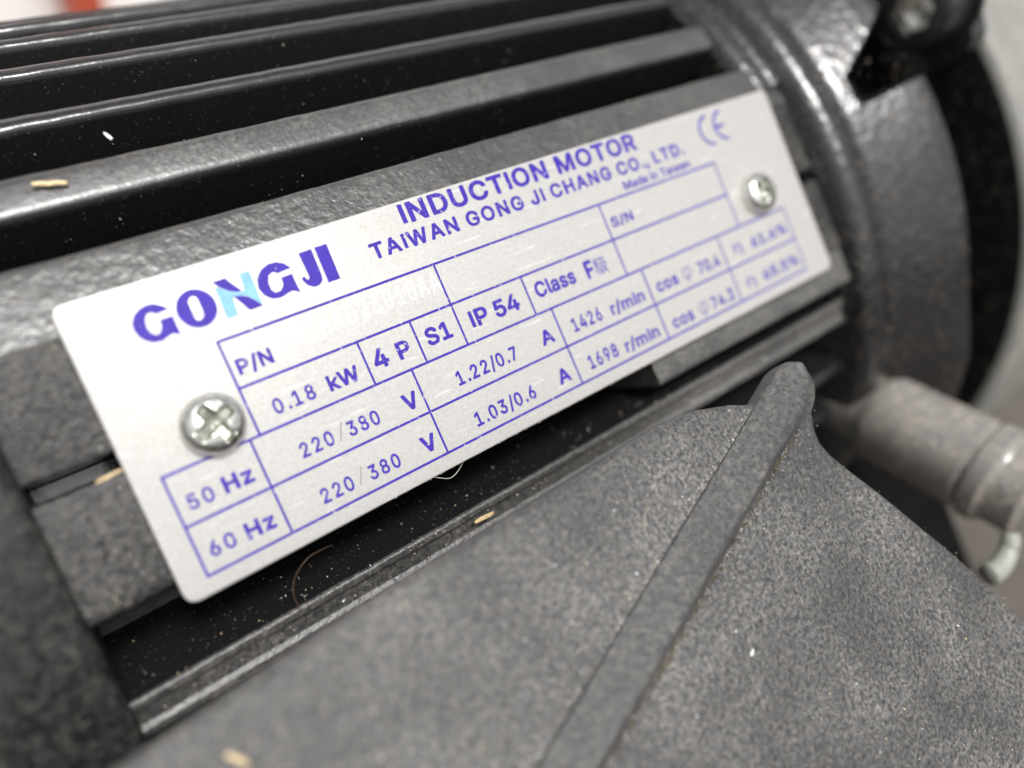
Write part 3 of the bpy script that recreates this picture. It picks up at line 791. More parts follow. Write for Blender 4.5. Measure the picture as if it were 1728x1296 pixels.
S2:423,401 416,425 407,445 395,465 376,486 356,502 336,514 308,527 280,534 252,538 216,539 188,537 160,531 131,521 108,510 88,496 68,477 50,453 40,433 32,409 28,385 29,357 33,333 40,313 52,292 82,261 104,246 128,234 161,221 260,193 296,177 316,160 321,149 321,137 319,121 312,109 301,97 288,88 252,76 212,74 176,81 160,88 148,97 135,113 127,145 116,157 104,161 36,160 28,158 20,152 15,141 16,121 21,97 37,57 51,37 66,21 96,-2 140,-21 184,-30 236,-33 280,-28 320,-17 356,1 390,29 406,49 419,73 428,101 432,125 432,149 428,177 420,201 408,221 378,253 336,279 288,297 200,322 165,337 152,346 143,357 139,369 139,381 146,401 161,417 184,429 212,434 252,432 272,426 288,418 298,409 307,397 317,365 324,358 332,354 400,354 412,357 420,364 424,373
S3:152,534 116,520 87,501 65,481 44,453 30,421 23,385 25,345 33,317 40,301 58,277 76,259 104,240 144,222 260,187 300,169 314,153 316,141 315,125 309,113 300,103 276,88 240,79 200,80 172,88 151,101 139,117 131,149 125,157 116,163 104,166 36,165 20,159 11,145 10,125 15,97 29,61 52,28 83,1 116,-17 152,-30 196,-37 252,-37 296,-30 336,-15 368,3 396,29 416,57 430,89 437,125 436,161 428,193 417,217 400,239 380,258 352,276 296,300 196,329 162,345 147,361 144,373 146,389 152,401 159,409 180,422 212,429 244,428 272,421 292,408 304,393 312,363 324,352 336,349 404,349 420,356 428,369 429,389 425,413 413,445 392,476 361,505 328,524 291,537 240,544 196,543
T1:172,162 172,2 174,-10 182,-18 194,-21 258,-21 266,-19 274,-12 278,2 278,430 418,431 428,434 435,442 438,450 438,510 436,518 430,525 418,530 34,530 22,527 16,522 11,510 11,450 14,441 22,433 34,431 171,430
T3:414,538 30,538 14,531 4,518 3,446 9,434 18,426 30,423 163,422 164,-2 170,-18 182,-27 194,-29 262,-29 276,-22 284,-10 286,2 286,422 418,423 426,424 436,430 442,438 446,450 445,514 442,524 434,532 426,536
U3:478,529 470,535 458,538 390,538 378,534 367,522 364,510 364,178 360,150 346,119 324,98 294,85 258,81 222,85 194,98 170,121 157,150 153,178 153,510 150,522 139,534 126,538 58,538 46,534 37,526 31,510 31,174 33,142 43,102 59,66 86,30 118,3 154,-17 198,-31 226,-35 258,-37 306,-34 350,-22 390,-3 422,22 450,54 464,78 475,102 482,130 486,158 486,510 483,522
V4:489,530 478,539 466,543 394,543 378,539 366,528 242,173 238,176 117,518 111,530 102,538 90,542 14,543 -2,538 -13,526 -17,514 -16,498 171,-10 178,-22 186,-29 202,-34 282,-34 294,-30 307,-18 495,498 497,514
W3:515,282 494,202 490,201 408,514 402,527 394,534 382,538 298,537 286,530 279,518 194,197 106,525 98,533 86,537 14,538 2,534 -9,522 -12,514 -12,502 127,-6 132,-18 142,-26 154,-29 234,-29 246,-24 256,-14 342,303 430,-15 442,-26 454,-29 530,-29 538,-28 549,-22 559,-6 698,510 695,522 690,529 674,537 598,537 589,534 580,526 575,514
a1:132,234 92,223 60,207 35,185 18,157 13,141 10,117 12,77 24,43 42,17 60,1 84,-14 112,-24 140,-29 168,-29 200,-26 224,-18 252,-2 261,-15 272,-21 336,-21 344,-20 352,-15 357,-7 358,1 357,273 352,301 345,321 336,338 322,357 300,376 272,391 244,400 208,405 172,404 136,398 108,389 80,374 48,345 26,309 20,289 24,278 32,272 95,253 104,253 116,261 129,281 144,296 164,306 188,310 212,309 228,304 243,293 251,281 254,261 252,252|180,67 144,70 132,74 122,81 116,89 113,101 115,117 119,125 132,135 156,143 254,157 252,121 246,105 238,93 212,74
a3:15,169 6,145 2,117 3,85 8,61 18,37 32,17 48,0 72,-16 112,-32 160,-38 208,-32 248,-15 260,-24 272,-29 336,-29 352,-24 362,-15 366,1 366,253 362,293 352,325 336,352 316,374 288,392 260,404 232,410 200,413 168,412 136,406 108,397 84,385 61,369 32,337 14,301 12,293 14,281 18,273 28,265 92,246 104,245 120,253 136,277 149,289 168,298 196,302 216,300 232,293 242,281 246,261 240,257 128,241 84,228 62,217 44,205 28,189|136,128 172,138 244,148 247,145 244,121 232,99 212,83 188,76 152,76 140,79 128,86 122,97 122,113 127,121
c2:280,396 244,405 204,408 164,404 124,391 92,372 64,346 41,314 23,274 13,230 10,174 16,130 28,89 48,51 72,21 104,-4 140,-21 180,-31 216,-32 252,-28 288,-16 320,2 347,26 368,54 383,86 387,106 384,114 376,122 304,141 296,140 287,134 272,102 251,82 224,72 188,72 168,79 152,92 139,110 128,134 123,158 120,182 122,210 126,234 134,258 143,274 156,288 170,298 188,304 208,306 228,304 244,298 258,290 268,279 285,246 300,238 368,254 376,258 383,266 386,278 380,298 368,322 355,342 340,358 321,374
d1:60,35 80,14 108,-7 136,-19 168,-27 204,-29 236,-25 260,-16 288,3 291,2 297,-14 308,-20 376,-21 384,-17 390,-10 393,2 393,510 391,518 384,526 372,530 308,530 299,526 292,518 290,510 288,375 260,393 232,402 196,405 156,401 124,391 100,378 72,355 49,326 32,293 22,262 14,218 13,174 16,142 25,102 40,66|284,243 290,206 289,162 279,122 264,95 252,83 240,75 212,68 180,71 156,84 143,98 131,118 122,146 118,174 118,206 122,234 132,262 144,282 160,297 180,306 204,309 228,306 248,297 264,283 275,266
e1:344,148 376,149 385,154 391,162 392,210 386,258 373,298 353,334 327,362 296,383 264,397 224,405 188,405 152,399 124,388 92,369 64,342 42,310 26,274 16,230 13,174 19,126 32,86 56,44 84,14 116,-7 156,-23 196,-29 244,-27 284,-17 323,2 351,26 372,54 386,90 383,102 372,111 304,126 292,122 273,90 252,75 224,68 188,70 164,78 144,94 128,118 120,147|212,242 124,242 122,246 136,274 156,295 180,306 212,309 236,304 256,292 272,273 283,246 280,242
i1:32,226 32,-6 37,-14 47,-20 119,-20 129,-14 135,-2 134,386 127,395 115,400 51,400 43,398 35,390 32,378|113,538 91,544 67,543 47,534 29,514 21,490 23,466 33,446 51,430 75,422 103,425 123,435 140,454 147,478 144,502 133,522
i2:138,222 138,378 133,394 123,401 115,403 51,403 38,398 30,386 29,-2 33,-14 43,-22 51,-24 115,-24 127,-20 136,-10 138,2|38,530 23,510 19,498 17,482 22,458 39,435 63,422 87,419 115,426 135,442 147,464 150,490 143,512 130,530 107,544 83,548 59,543
k3:155,288 147,280 143,282 143,510 139,522 131,532 119,537 51,538 35,531 25,518 24,2 25,-10 30,-18 40,-26 55,-29 119,-29 127,-26 136,-18 143,-2 143,126 151,135 271,-17 279,-25 295,-29 371,-29 383,-27 391,-22 401,-6 401,6 398,14 240,214 383,362 388,370 389,382 383,398 375,404 363,408 283,408 271,405
l3:124,536 115,538 47,537 31,528 24,516 24,76 27,52 35,28 47,8 59,-5 74,-16 95,-25 115,-30 147,-31 175,-28 195,-23 205,-12 210,4 198,60 193,72 184,80 175,83 147,81 144,84 143,512 136,528
m2:155,288 167,298 179,303 207,306 231,298 240,290 247,278 250,258 250,-2 252,-10 259,-18 271,-24 339,-24 351,-18 357,-10 359,2 361,262 367,279 379,294 395,303 419,306 439,304 455,296 465,286 470,270 472,2 474,-10 483,-20 495,-24 559,-24 567,-22 576,-14 581,2 580,278 570,322 560,342 547,362 526,382 499,398 467,407 435,410 403,407 371,397 347,383 319,361 299,383 275,398 247,408 219,410 199,409 175,403 139,384 127,398 115,403 51,403 39,399 31,390 29,378 29,2 31,-10 39,-19 51,-24 115,-24 127,-20 135,-10 138,2 138,246 143,270
n1:134,-6 135,226 138,254 147,276 163,294 183,304 211,308 235,304 251,296 264,282 273,258 275,234 275,2 278,-10 285,-18 295,-21 359,-21 371,-16 377,-6 378,242 373,290 363,322 343,356 319,378 287,395 247,404 203,404 171,395 135,375 127,394 115,400 51,400 39,395 33,386 32,-6 42,-18 55,-21 119,-20 129,-14
n2:231,408 203,407 181,402 159,394 139,382 127,398 115,403 51,403 39,399 31,390 29,378 29,-2 33,-14 43,-22 51,-24 119,-23 130,-18 135,-10 138,2 138,226 140,250 149,274 163,290 183,301 207,305 231,303 249,294 263,278 270,258 272,234 272,2 275,-11 280,-18 291,-23 355,-24 371,-20 379,-10 381,2 381,250 379,278 371,311 351,350 337,366 319,382 299,394 279,401 259,406
o2:280,396 248,405 204,408 164,404 124,391 92,372 64,346 41,314 23,274 13,230 10,174 16,130 28,89 48,51 72,21 104,-4 140,-21 180,-31 220,-32 260,-26 296,-12 324,5 352,31 374,62 392,102 402,142 405,190 401,238 388,286 368,324 344,354 312,380|276,108 264,93 248,80 228,72 208,70 188,72 168,79 152,92 139,110 128,134 122,162 120,190 123,218 128,242 138,266 152,284 168,297 180,302 200,306 232,303 256,291 277,266 291,230 295,186 290,142
r2:195,408 167,401 135,386 127,398 115,403 51,403 38,398 30,386 29,-2 35,-16 47,-23 119,-23 131,-17 137,-6 138,242 141,258 148,274 163,289 179,297 207,302 247,299 259,304 266,314 267,386 263,398 255,405 247,408
s2:70,126 30,117 22,114 13,102 12,90 23,54 41,26 66,2 98,-17 122,-25 154,-31 182,-32 218,-30 250,-23 278,-12 298,0 319,18 342,50 350,70 355,94 355,118 351,138 344,158 335,174 314,197 286,215 250,229 154,254 138,264 134,270 133,278 138,291 153,302 174,308 194,308 214,305 226,299 238,285 250,262 262,254 274,254 334,268 342,273 347,282 347,298 332,334 307,366 282,385 254,398 218,407 178,408 146,405 114,396 82,379 58,360 42,340 32,322 26,302 23,282 23,262 28,238 36,218 46,202 66,182 94,164 130,150 222,127 238,118 244,106 243,98 239,90 222,77 198,70 170,70 150,74 134,83 122,98 114,120 106,127 94,131
s3:214,243 166,255 142,267 138,274 140,286 150,294 166,301 194,303 218,298 234,282 247,258 254,252 266,248 334,262 345,270 350,278 353,286 352,298 343,322 330,346 306,374 274,395 246,406 210,412 166,412 134,407 102,396 70,377 46,354 30,330 19,294 18,274 20,250 30,218 50,190 70,173 102,155 130,145 218,123 234,115 239,106 236,94 222,82 202,76 174,75 154,78 138,86 128,98 118,123 110,131 102,134 86,134 30,123 18,117 9,106 7,94 12,70 22,46 34,26 49,10 66,-4 86,-16 122,-30 162,-36 206,-36 242,-30 274,-19 306,0 330,22 348,50 359,86 360,118 353,150 341,174 320,198 298,214 262,230
w1:524,238 565,374 564,386 557,397 545,400 481,400 469,397 462,390 397,162 335,390 329,396 321,400 249,400 237,394 232,386 173,169 169,164 105,391 97,398 89,400 21,400 9,395 3,386 2,374 117,-6 122,-14 133,-20 201,-21 209,-18 217,-11 285,219 350,-10 358,-18 369,-21 429,-21 441,-18 450,-6
z4:144,289 180,289 185,286 12,62 8,50 8,2 13,-18 24,-29 40,-34 340,-34 356,-29 368,-18 373,-2 372,62 368,74 360,83 352,88 340,90 200,90 196,91 195,94 362,314 367,330 367,378 361,398 348,410 332,413 48,413 32,409 19,398 14,382 14,318 18,306 24,299 32,293 44,289
η0:357,-53 357,255 353,283 348,303 332,335 311,358 283,374 247,383 215,384 187,379 154,363 132,343 115,317 112,323 111,379 55,379 53,375 53,3 55,0 111,0 114,3 114,235 118,263 127,283 143,304 167,320 199,329 231,327 255,319 274,303 287,283 295,255 296,-141 299,-143 355,-143 357,-141""".split("\n"):
    GLYPHS[line[:2]] = [[tuple(int(c) for c in p.split(",")) for p in q.split()] for q in line[3:].split("|")]


def in_poly(q, p):
    c = False
    for i in range(len(p)):
        (x1, y1), (x2, y2) = p[i], p[i - 1]
        if (y1 > q[1]) != (y2 > q[1]) and q[0] < (x2 - x1) * (q[1] - y1) / (y2 - y1) + x1:
            c = not c
    return c


def text(s, x0, y0, w, h, weight=1, mat='ink', z=INK, space=1.0):
    from mathutils.geometry import tessellate_polygon
    vs, fs, pen = [], [], 0.0
    for ch in s:
        if ch != " ":
            loops = GLYPHS[ch + str(weight)]
            lev = [sum(in_poly((l[0][0] + 0.01, l[0][1] + 0.013), k) for k in loops if k is not l) for l in loops]
            for l, d in zip(loops, lev):
                if d % 2 == 0:
                    hs_ = [k for k, e in zip(loops, lev) if e == d + 1 and in_poly((k[0][0] + 0.01, k[0][1] + 0.013), l)]
                    ls = [[Vector((x + pen, y, 0)) for x, y in q] for q in [l] + hs_]
                    b = len(vs)
                    vs += [(v.x, v.y) for q in ls for v in q]
                    fs += [tuple(b + k for k in t) for t in tessellate_polygon(ls)]
        pen += ADV[ch] * space
    xa, xb = min(v[0] for v in vs), max(v[0] for v in vs)
    yt = max(v[1] for v in vs)
    yb = 0.0 if s not in ("φ", "η", "級") else min(v[1] for v in vs)
    V = [(x0 + (v[0] - xa) * w / (xb - xa), y0 + (v[1] - yb) * h / (yt - yb), z) for v in vs]
    o = mesh("lettering", V, fs, M[mat], plate, smooth=False)
    up_face(o)
    return o


for a in [
    ('INDUCTION MOTOR', 26.59, 20.1, 29.78, 1.83, 3, 1.08), ('TAIWAN GONG JI CHANG CO., LTD.', 22.51, 17.99, 40.42, 1.39, 3, 1.15), 
    ('Made in Taiwan', 52.44, 16.36, 10.48, 0.94, 1, 1.0), ('S/N', 48.9, 13.15, 3.19, 1.07, 2, 1.1), ('P/N', 8.16, 12.92, 2.91, 1.26, 3, 1.1), 
    ('4', 18.65, 9.15, 1.42, 1.64, 3, 1), ('P', 21.02, 9.13, 1.27, 1.5, 3, 1), ('S1', 24.06, 9.25, 2.65, 1.55, 3, 1.05), 
    ('IP 54', 28.9, 9.2, 5.68, 1.58, 3, 1), ('Class', 36.76, 9.42, 5.14, 1.52, 3, 1.05), ('F', 43.35, 9.2, 1.08, 1.81, 4, 1), 
    ('0.18', 9.42, 8.98, 3.59, 1.24, 1, 1.25), ('kW', 14.23, 8.98, 2.85, 1.28, 3, 1.05), ('220', 9.94, 4.93, 2.9, 1.22, 1, 1.2), 
    ('380', 14.2, 4.91, 2.93, 1.24, 1, 1.2), ('220', 9.94, 0.89, 2.88, 1.22, 1, 1.2), ('380', 14.32, 0.87, 2.95, 1.22, 1, 1.2), 
    ('A', 35.19, 5.0, 1.57, 1.38, 3, 1), ('A', 35.27, 0.89, 1.52, 1.4, 3, 1), ('1.22/0.7', 25.23, 4.94, 6.89, 1.32, 2, 1.2), 
    ('1.03/0.6', 25.3, 0.88, 7.01, 1.32, 2, 1.2), ('1426', 39.22, 4.92, 3.92, 1.38, 1, 1.15), ('r/min', 44.45, 4.87, 4.86, 1.3, 2, 1.05), 
    ('1698', 39.32, 0.88, 3.97, 1.38, 1, 1.15), ('r/min', 44.34, 0.78, 5.0, 1.3, 2, 1.05), ('cos', 51.34, 5.0, 3.33, 0.99, 2, 1.1), 
    ('70.4', 58.04, 4.84, 3.56, 1.36, 1, 1.1), ('cos', 51.54, 0.73, 3.3, 1.0, 2, 1.1), 
    ('74.3', 57.97, 0.67, 3.75, 1.37, 1, 1.1), ('η', 64.4, 4.9, 1.31, 1.4, 0, 1), 
    ('61.6%', 67.5, 5.1, 6.65, 1.22, 1, 1.05), ('η', 64.51, 0.75, 1.32, 1.4, 0, 1), ('65.5%', 67.44, 1.02, 6.69, 1.25, 1, 1.05), 
    ('50', 0.85, 4.94, 1.95, 1.16, 1, 1.2), ('Hz', 3.58, 5.0, 2.36, 1.26, 4, 1.1), ('60', 0.82, 1.12, 2.02, 1.16, 1, 1.2), 
    ('Hz', 3.65, 1.05, 2.34, 1.26, 4, 1.1), ('V', 19.58, 4.85, 1.45, 1.42, 4, 1), 
    ('V', 19.56, 0.87, 1.47, 1.4, 4, 1), 
]:
    text(*a[:6], 'ink', INK, a[6])
text('RM3AAD23010AA', 11.63, 13.5, 15.9, 1.75, 0, 'etch', INK, 1.25)

G1 = [(5.44, 19.42), (5.15, 19.81), (4.68, 20.16), (4.13, 20.28), (3.53, 20.16), (2.98, 19.81), (2.65, 19.33), (2.54, 18.77), (2.68, 18.16), (3.03, 17.7), (3.51, 17.41), (4.1, 17.35), (4.64, 17.54), (4.93, 17.62), (5.45, 17.38), (5.44, 18.08), (5.47, 18.88), (4.5, 18.89), (4.46, 18.44), (4.23, 18.02), (3.87, 17.88), (3.54, 18.17), (3.44, 18.65), (3.54, 19.17), (3.8, 19.57), (4.15, 19.61), (4.43, 19.38)]
G2 = [(15.42, 19.54), (15.02, 20.05), (14.46, 20.35), (13.78, 20.38), (13.05, 20.11), (12.48, 19.53), (12.26, 18.76), (12.51, 18.05), (13.0, 17.62), (13.65, 17.5), (14.25, 17.64), (14.74, 17.75), (15.34, 17.42), (15.29, 18.2), (15.29, 19.06), (14.33, 19.02), (14.28, 18.46), (13.89, 18.05), (13.41, 18.02), (13.18, 18.36), (13.2, 18.98), (13.47, 19.51), (13.92, 19.67), (14.25, 19.44)]
OH = [(6.9, 19.53), (7.17, 19.78), (7.44, 19.79), (7.62, 19.6), (7.64, 18.41), (7.52, 18.06), (7.19, 17.87), (6.96, 17.95), (6.85, 18.18)]
OO = [(7.29 + 1.49 * math.cos(t), 18.84 + 1.52 * math.sin(t)) for t in [2 * math.pi * k / 36 for k in range(36)]]
NC = [(9.14, 20.0), (9.48, 19.78), (9.96, 19.35), (10.49, 19.04), (11.01, 18.97), (11.2, 19.0), (11.36, 20.36), (12.17, 20.35), (12.07, 17.41), (11.66, 18.01), (11.26, 18.46), (10.79, 18.73), (10.16, 18.79), (9.93, 17.28), (9.08, 17.32)]
N1 = [(9.11, 20.36), (10.17, 20.38), (10.56, 19.72), (11.03, 19.0), (10.5, 19.07), (9.98, 19.37), (9.51, 19.8)]
N2 = [(10.2, 18.78), (10.78, 18.7), (11.25, 18.43), (11.65, 17.99), (12.06, 17.38), (10.96, 17.37), (10.63, 18.02)]
JJ = [(16.51, 20.45), (17.65, 20.48), (17.6, 18.22), (17.5, 17.77), (17.13, 17.45), (16.56, 17.45), (16.13, 17.75), (15.91, 18.22), (15.91, 18.49), (16.2, 18.49), (16.24, 18.23), (16.43, 18.16), (16.55, 18.38)]
II = [(17.96, 20.51), (19.08, 20.51), (18.99, 17.4), (17.89, 17.4)]


def softpoly(p, sharp_idx):
    """smooth an outline except at the named corners"""
    out = []
    n = len(p)
    for i, q in enumerate(p):
        if i in sharp_idx:
            out.append(q)
            continue
        a, b = Vector(p[i - 1]), Vector(p[(i + 1) % n])
        v = Vector(q)
        for t in (0.3, 0.0, -0.3):
            if t > 0:
                w = v * (1 - t) + a * t
            elif t < 0:
                w = v * (1 + t) + b * -t
            else:
                w = v * 0.94 + (a + b) * 0.03
            out.append((w.x, w.y))
    return out


tri_poly("logo_letter", softpoly(G1, {0, 13, 14, 15, 16, 17, 26}), [], M['logo'])
tri_poly("logo_letter", OO, [softpoly(OH, set())], M['logo'])
tri_poly("logo_letter", NC, [], M['cyan'])
tri_poly("logo_letter", N1, [], M['logo'], INK + 0.002)
tri_poly("logo_letter", N2, [], M['logo'], INK + 0.002)
tri_poly("logo_letter", softpoly(G2, {0, 11, 12, 13, 14, 15, 23}), [], M['logo'])
tri_poly("logo_letter", softpoly(JJ, {0, 1, 12}), [], M['logo'])
tri_poly("logo_letter", II, [], M['logo'])


def strokes(name, lines, w, z=INK):
    """thin pen strokes: [[(x, y), ...], ...] joined into one flat mark"""
    polys = []
    for k, l in enumerate(lines):
        for a, b in zip(l[:-1], l[1:]):
            polys.append((bar(*a, *b, w), z + 0.0006 * (len(polys) % 5)))
    V, F = [], []
    for p, zz in polys:
        F.append(tuple(range(len(V), len(V) + 4)))
        V += [(x, y, zz) for x, y in p]
    o = mesh(name, V, F, M['ink'], plate, smooth=False)
    up_face(o)
    return o


def phi(x, y, w, h):
    P = [(0.38, 1.0), (0.16, 0.88), (0.02, 0.62), (0.10, 0.36), (0.32, 0.22), (0.60, 0.22), (0.86, 0.36), (0.98, 0.62), (0.90, 0.88), (0.72, 0.99), (0.58, 0.90), (0.50, 0.62), (0.48, -0.12)]
    P = [(x + q.x * w, y + q.y * h) for q in spline([(*p, 0) for p in P], 3)]
    strokes("lettering", [P], 0.11)


phi(55.5, 4.75, 1.4, 1.55)
phi(55.9, 0.45, 1.4, 1.55)
KX, KY, KW, KH = 44.52, 9.15, 1.75, 1.75
KS = [[(.26, 1.0), (.10, .80), (.26, .76)], [(.38, .92), (.10, .58), (.40, .62)], [(.32, .72), (.42, .56)], [(.24, .58), (.24, .0)], [(.12, .42), (.04, .16)], [(.36, .42), (.44, .18)],
      [(.50, .90), (.86, .90), (.76, .60), (.96, .60), (.84, .32), (.66, .12), (.48, .0)], [(.60, .90), (.58, .52), (.44, .06)], [(.60, .58), (.74, .28), (.98, .0)]]
strokes("lettering", [[(KX + a * KW, KY + b * KH) for a, b in l] for l in KS], 0.12)


def arc_strip(cx, cy, r, a0, a1, w, k=24):
    P = []
    for i in range(k + 1):
        a = R(a0 + (a1 - a0) * i / k)
        P.append((cx + (r + w / 2) * math.cos(a), cy + (r + w / 2) * math.sin(a)))
    for i in range(k, -1, -1):
        a = R(a0 + (a1 - a0) * i / k)
        P.append((cx + (r - w / 2) * math.cos(a), cy + (r - w / 2) * math.sin(a)))
    return P


tri_poly("mark_letter", arc_strip(68.15, 19.62, 1.68, 90, 270, 0.34), [], M['ink'])
tri_poly("mark_letter", arc_strip(70.7, 19.70, 1.68, 90, 270, 0.34), [], M['ink'])
flat("mark_letter", [bar(69.2, 19.70, 70.45, 19.70, 0.34)], M['ink'], INK + 0.002)
flat("slash_mark", [bar(13.91, 6.31, 13.29, 4.91, 0.06)], M['pencil'])
flat("slash_mark", [bar(13.92, 2.28, 13.30, 0.96, 0.06)], M['pencil'])


# ------------------------------------------------------------------ screws
def screw(cx, cy, rot, rad=2.42, hgt=1.75):
    V, F, CUT = [], [], []
    NR, NA = 34, 144
    def dome(r):
        t = r / rad
        return hgt * (0.34 + 0.66 * math.sqrt(max(0.0, 1 - t ** 3.0))) if t < 0.999 else hgt * 0.34
    for i in range(NR + 1):
        r = rad * (i / NR) ** 0.9
        for k in range(NA):
            a = 2 * math.pi * k / NA
            x, y = r * math.cos(a), r * math.sin(a)
            u = x * math.cos(rot) + y * math.sin(rot)
            v = -x * math.sin(rot) + y * math.cos(rot)
            z = dome(r)
            cut = 0.0
            for p_, q_ in ((u, v), (v, u)):
                hw = 0.46 + 0.10 * noise.noise((p_ * 2, q_ * 2, rot * 9))
                e = (1 - sm(hw - 0.10, hw + 0.10, abs(q_))) * (1 - sm(1.45, 1.62, abs(p_)))
                cut = max(cut, e * (0.55 + 0.65 * (1 - min(1, abs(p_) / 1.6))))
            cut = max(cut, (1 - sm(0.45, 0.75, r)) * 0.95)
            CUT.append(cut)
            z -= cut
            z += noise.noise((x * 2.2, y * 2.2, cx)) * 0.02
            V.append((cx + x, cy + y, z))
    for i in range(NR):
        for k in range(NA):
            F.append((i * NA + k, i * NA + (k + 1) % NA, (i + 1) * NA + (k + 1) % NA, (i + 1) * NA + k))
    b = len(V)
    for k in range(NA):
        a = 2 * math.pi * k / NA
        V.append((cx + rad * 0.97 * math.cos(a), cy + rad * 0.97 * math.sin(a), -0.4))
    for k in range(NA):
        F.append((NR * NA + k, NR * NA + (k + 1) % NA, b + (k + 1) % NA, b + k))
    fm = [1 if sum(CUT[q] for q in f if q < len(CUT)) / 4 > 0.30 else 0 for f in F]
    o = mesh("screw", V, F, [M['zinc'], M['recess']], plate, fmat=fm)
    fix_normals(o)
    sharp(o, 55)
    return o


screw(4.75, 10.2, R(22))
screw(71.35, 10.7, R(50))

# ------------------------------------------------------------------ loose bits lying on the motor
def chip(name, a, b, wid, thick, nrm, mat, label, cat, group=None):
    a, b = Vector(a), Vector(b)
    d = b - a
    L = d.length
    d.normalize()
    nrm = Vector(nrm).normalized()
    s = nrm.cross(d).normalized()
    nrm = d.cross(s)
    V, F = [], []
    K = 7
    for i in range(K + 1):
        t = i / K
        for j, (c, h) in enumerate(((-.5, 0), (-.42, .8), (0, 1), (.42, .8), (.5, 0), (0, -.2))):
            ww = wid * (1 - 0.35 * abs(2 * t - 1) ** 3) * (1 + 0.12 * math.sin(i * 2.3 + j))
            p = a + d * (L * t + 0.06 * math.sin(j * 2.1 + (0 if t < .5 else 1))) + s * (c * ww) + nrm * (h * thick + 0.03 * math.sin(i * 1.7))
            V.append(tuple(p))
    for i in range(K):
        for j in range(6):
            F.append((i * 6 + j, i * 6 + (j + 1) % 6, (i + 1) * 6 + (j + 1) % 6, (i + 1) * 6 + j))
    F.append((5, 4, 3, 2, 1, 0))
    F.append(tuple(range(K * 6, K * 6 + 6)))
    o = mesh(name, V, F, mat, base=W(a))
    fix_normals(o)
    sharp(o, 50)
    return tag(o, label, cat, group)


UP = (0, 0.40, 0.92)
chip("straw_chip", (1.0, 32.4, -4.6), (3.3, 31.9, -4.5), 0.42, 0.14, UP, M['straw'], "pale straw chip lying on the broad fin above the plate's left corner", "straw chip", "straw chips on the motor")
chip("straw_chip", (22.5, -7.3, -2.95), (24.6, -7.4, -2.95), 0.42, 0.14, (0, -.34, .94), M['straw'], "straw chip on the broad fin just below the plate's middle", "straw chip", "straw chips on the motor")
chip("straw_chip", (-3.9, 9.55, -0.7), (-2.0, 9.7, -0.7), 0.25, 0.14, (0, 0.2, 1), M['straw'], "straw sliver in the slot at the plate's left edge", "straw chip", "straw chips on the motor")
chip("straw_chip", br(-4.3, 3.2, 0.05), br(-3.5, 4.3, 0.05), 0.34, 0.14, BN, M['straw'], "blurred straw crumb on the dusty bracket at the picture's bottom left", "straw chip", "straw chips on the motor")
chip("paint_flake", (7.8, 35.9, -6.6), (8.1, 35.1, -6.2), 0.3, 0.12, (0, -0.6, 0.8), M['grain_b'], "small white flake stuck to the dark side of an upper fin", "flake")
chip("red_crumb", (15.2, 23.0, -2.25), (15.5, 22.8, -2.2), 0.22, 0.2, UP, M['red'], "tiny red crumb on the sloping pad above the big logo letters", "crumb")
chip("white_speck", br(31.2, 18.7, 0.03), br(31.7, 18.4, 0.03), 0.25, 0.2, BN, M['grain_b'], "small white speck lying on the bracket right of the rib", "speck")
V, F = tube(spline([(5.4, -6.5, -2.95), (5.3, -4.9, -2.4), (5.9, -3.6, -2.1), (7.4, -2.7, -2.0), (9.2, -2.7, -2.4), (9.8, -2.9, -2.9)], 8), 0.035, 5)
tag(mesh("hair", V, F, M['hair'], base=W((5.4, -6.5, -3))), "thin curved brown hair in the dark gap below the 60 Hz cell", "hair")
V, F = tube(spline([(18.6, -0.9, -0.9), (19.8, -1.5, -0.6), (21.15, -2.2, -0.8), (22.4, -1.9, -1.0), (23.6, -1.0, -0.9), (23.9, -0.8, -0.9)], 8), 0.03, 5)
tag(mesh("lint_fibre", V, F, M['fibre'], base=W((18.6, -0.9, -0.9))), "pale lint fibre hanging in a V from the plate's lower edge", "fibre")

# ------------------------------------------------------------------ dust: uncountable grains
V, F, FM = [], [], []


def grain(p, s, mi):
    p = Vector(p)
    q = Vector((rnd.uniform(-1, 1), rnd.uniform(-1, 1), rnd.uniform(-1, 1))).normalized()
    u = q.orthogonal().normalized()
    w = q.cross(u)
    b = len(V)
    l = s * rnd.uniform(0.8, 2.0)
    V.extend([tuple(p + q * l), tuple(p - q * l), tuple(p + u * s), tuple(p - u * s * 0.8), tuple(p + w * s), tuple(p - w * s * 0.7)])
    for a, c, d_ in ((0, 2, 4), (0, 4, 3), (0, 3, 5), (0, 5, 2), (1, 4, 2), (1, 3, 4), (1, 5, 3), (1, 2, 5)):
        F.append((b + a, b + c, b + d_))
        FM.append(mi)


def size():
    return min(0.16, 0.022 * math.exp(abs(rnd.gauss(0, 0.75))))


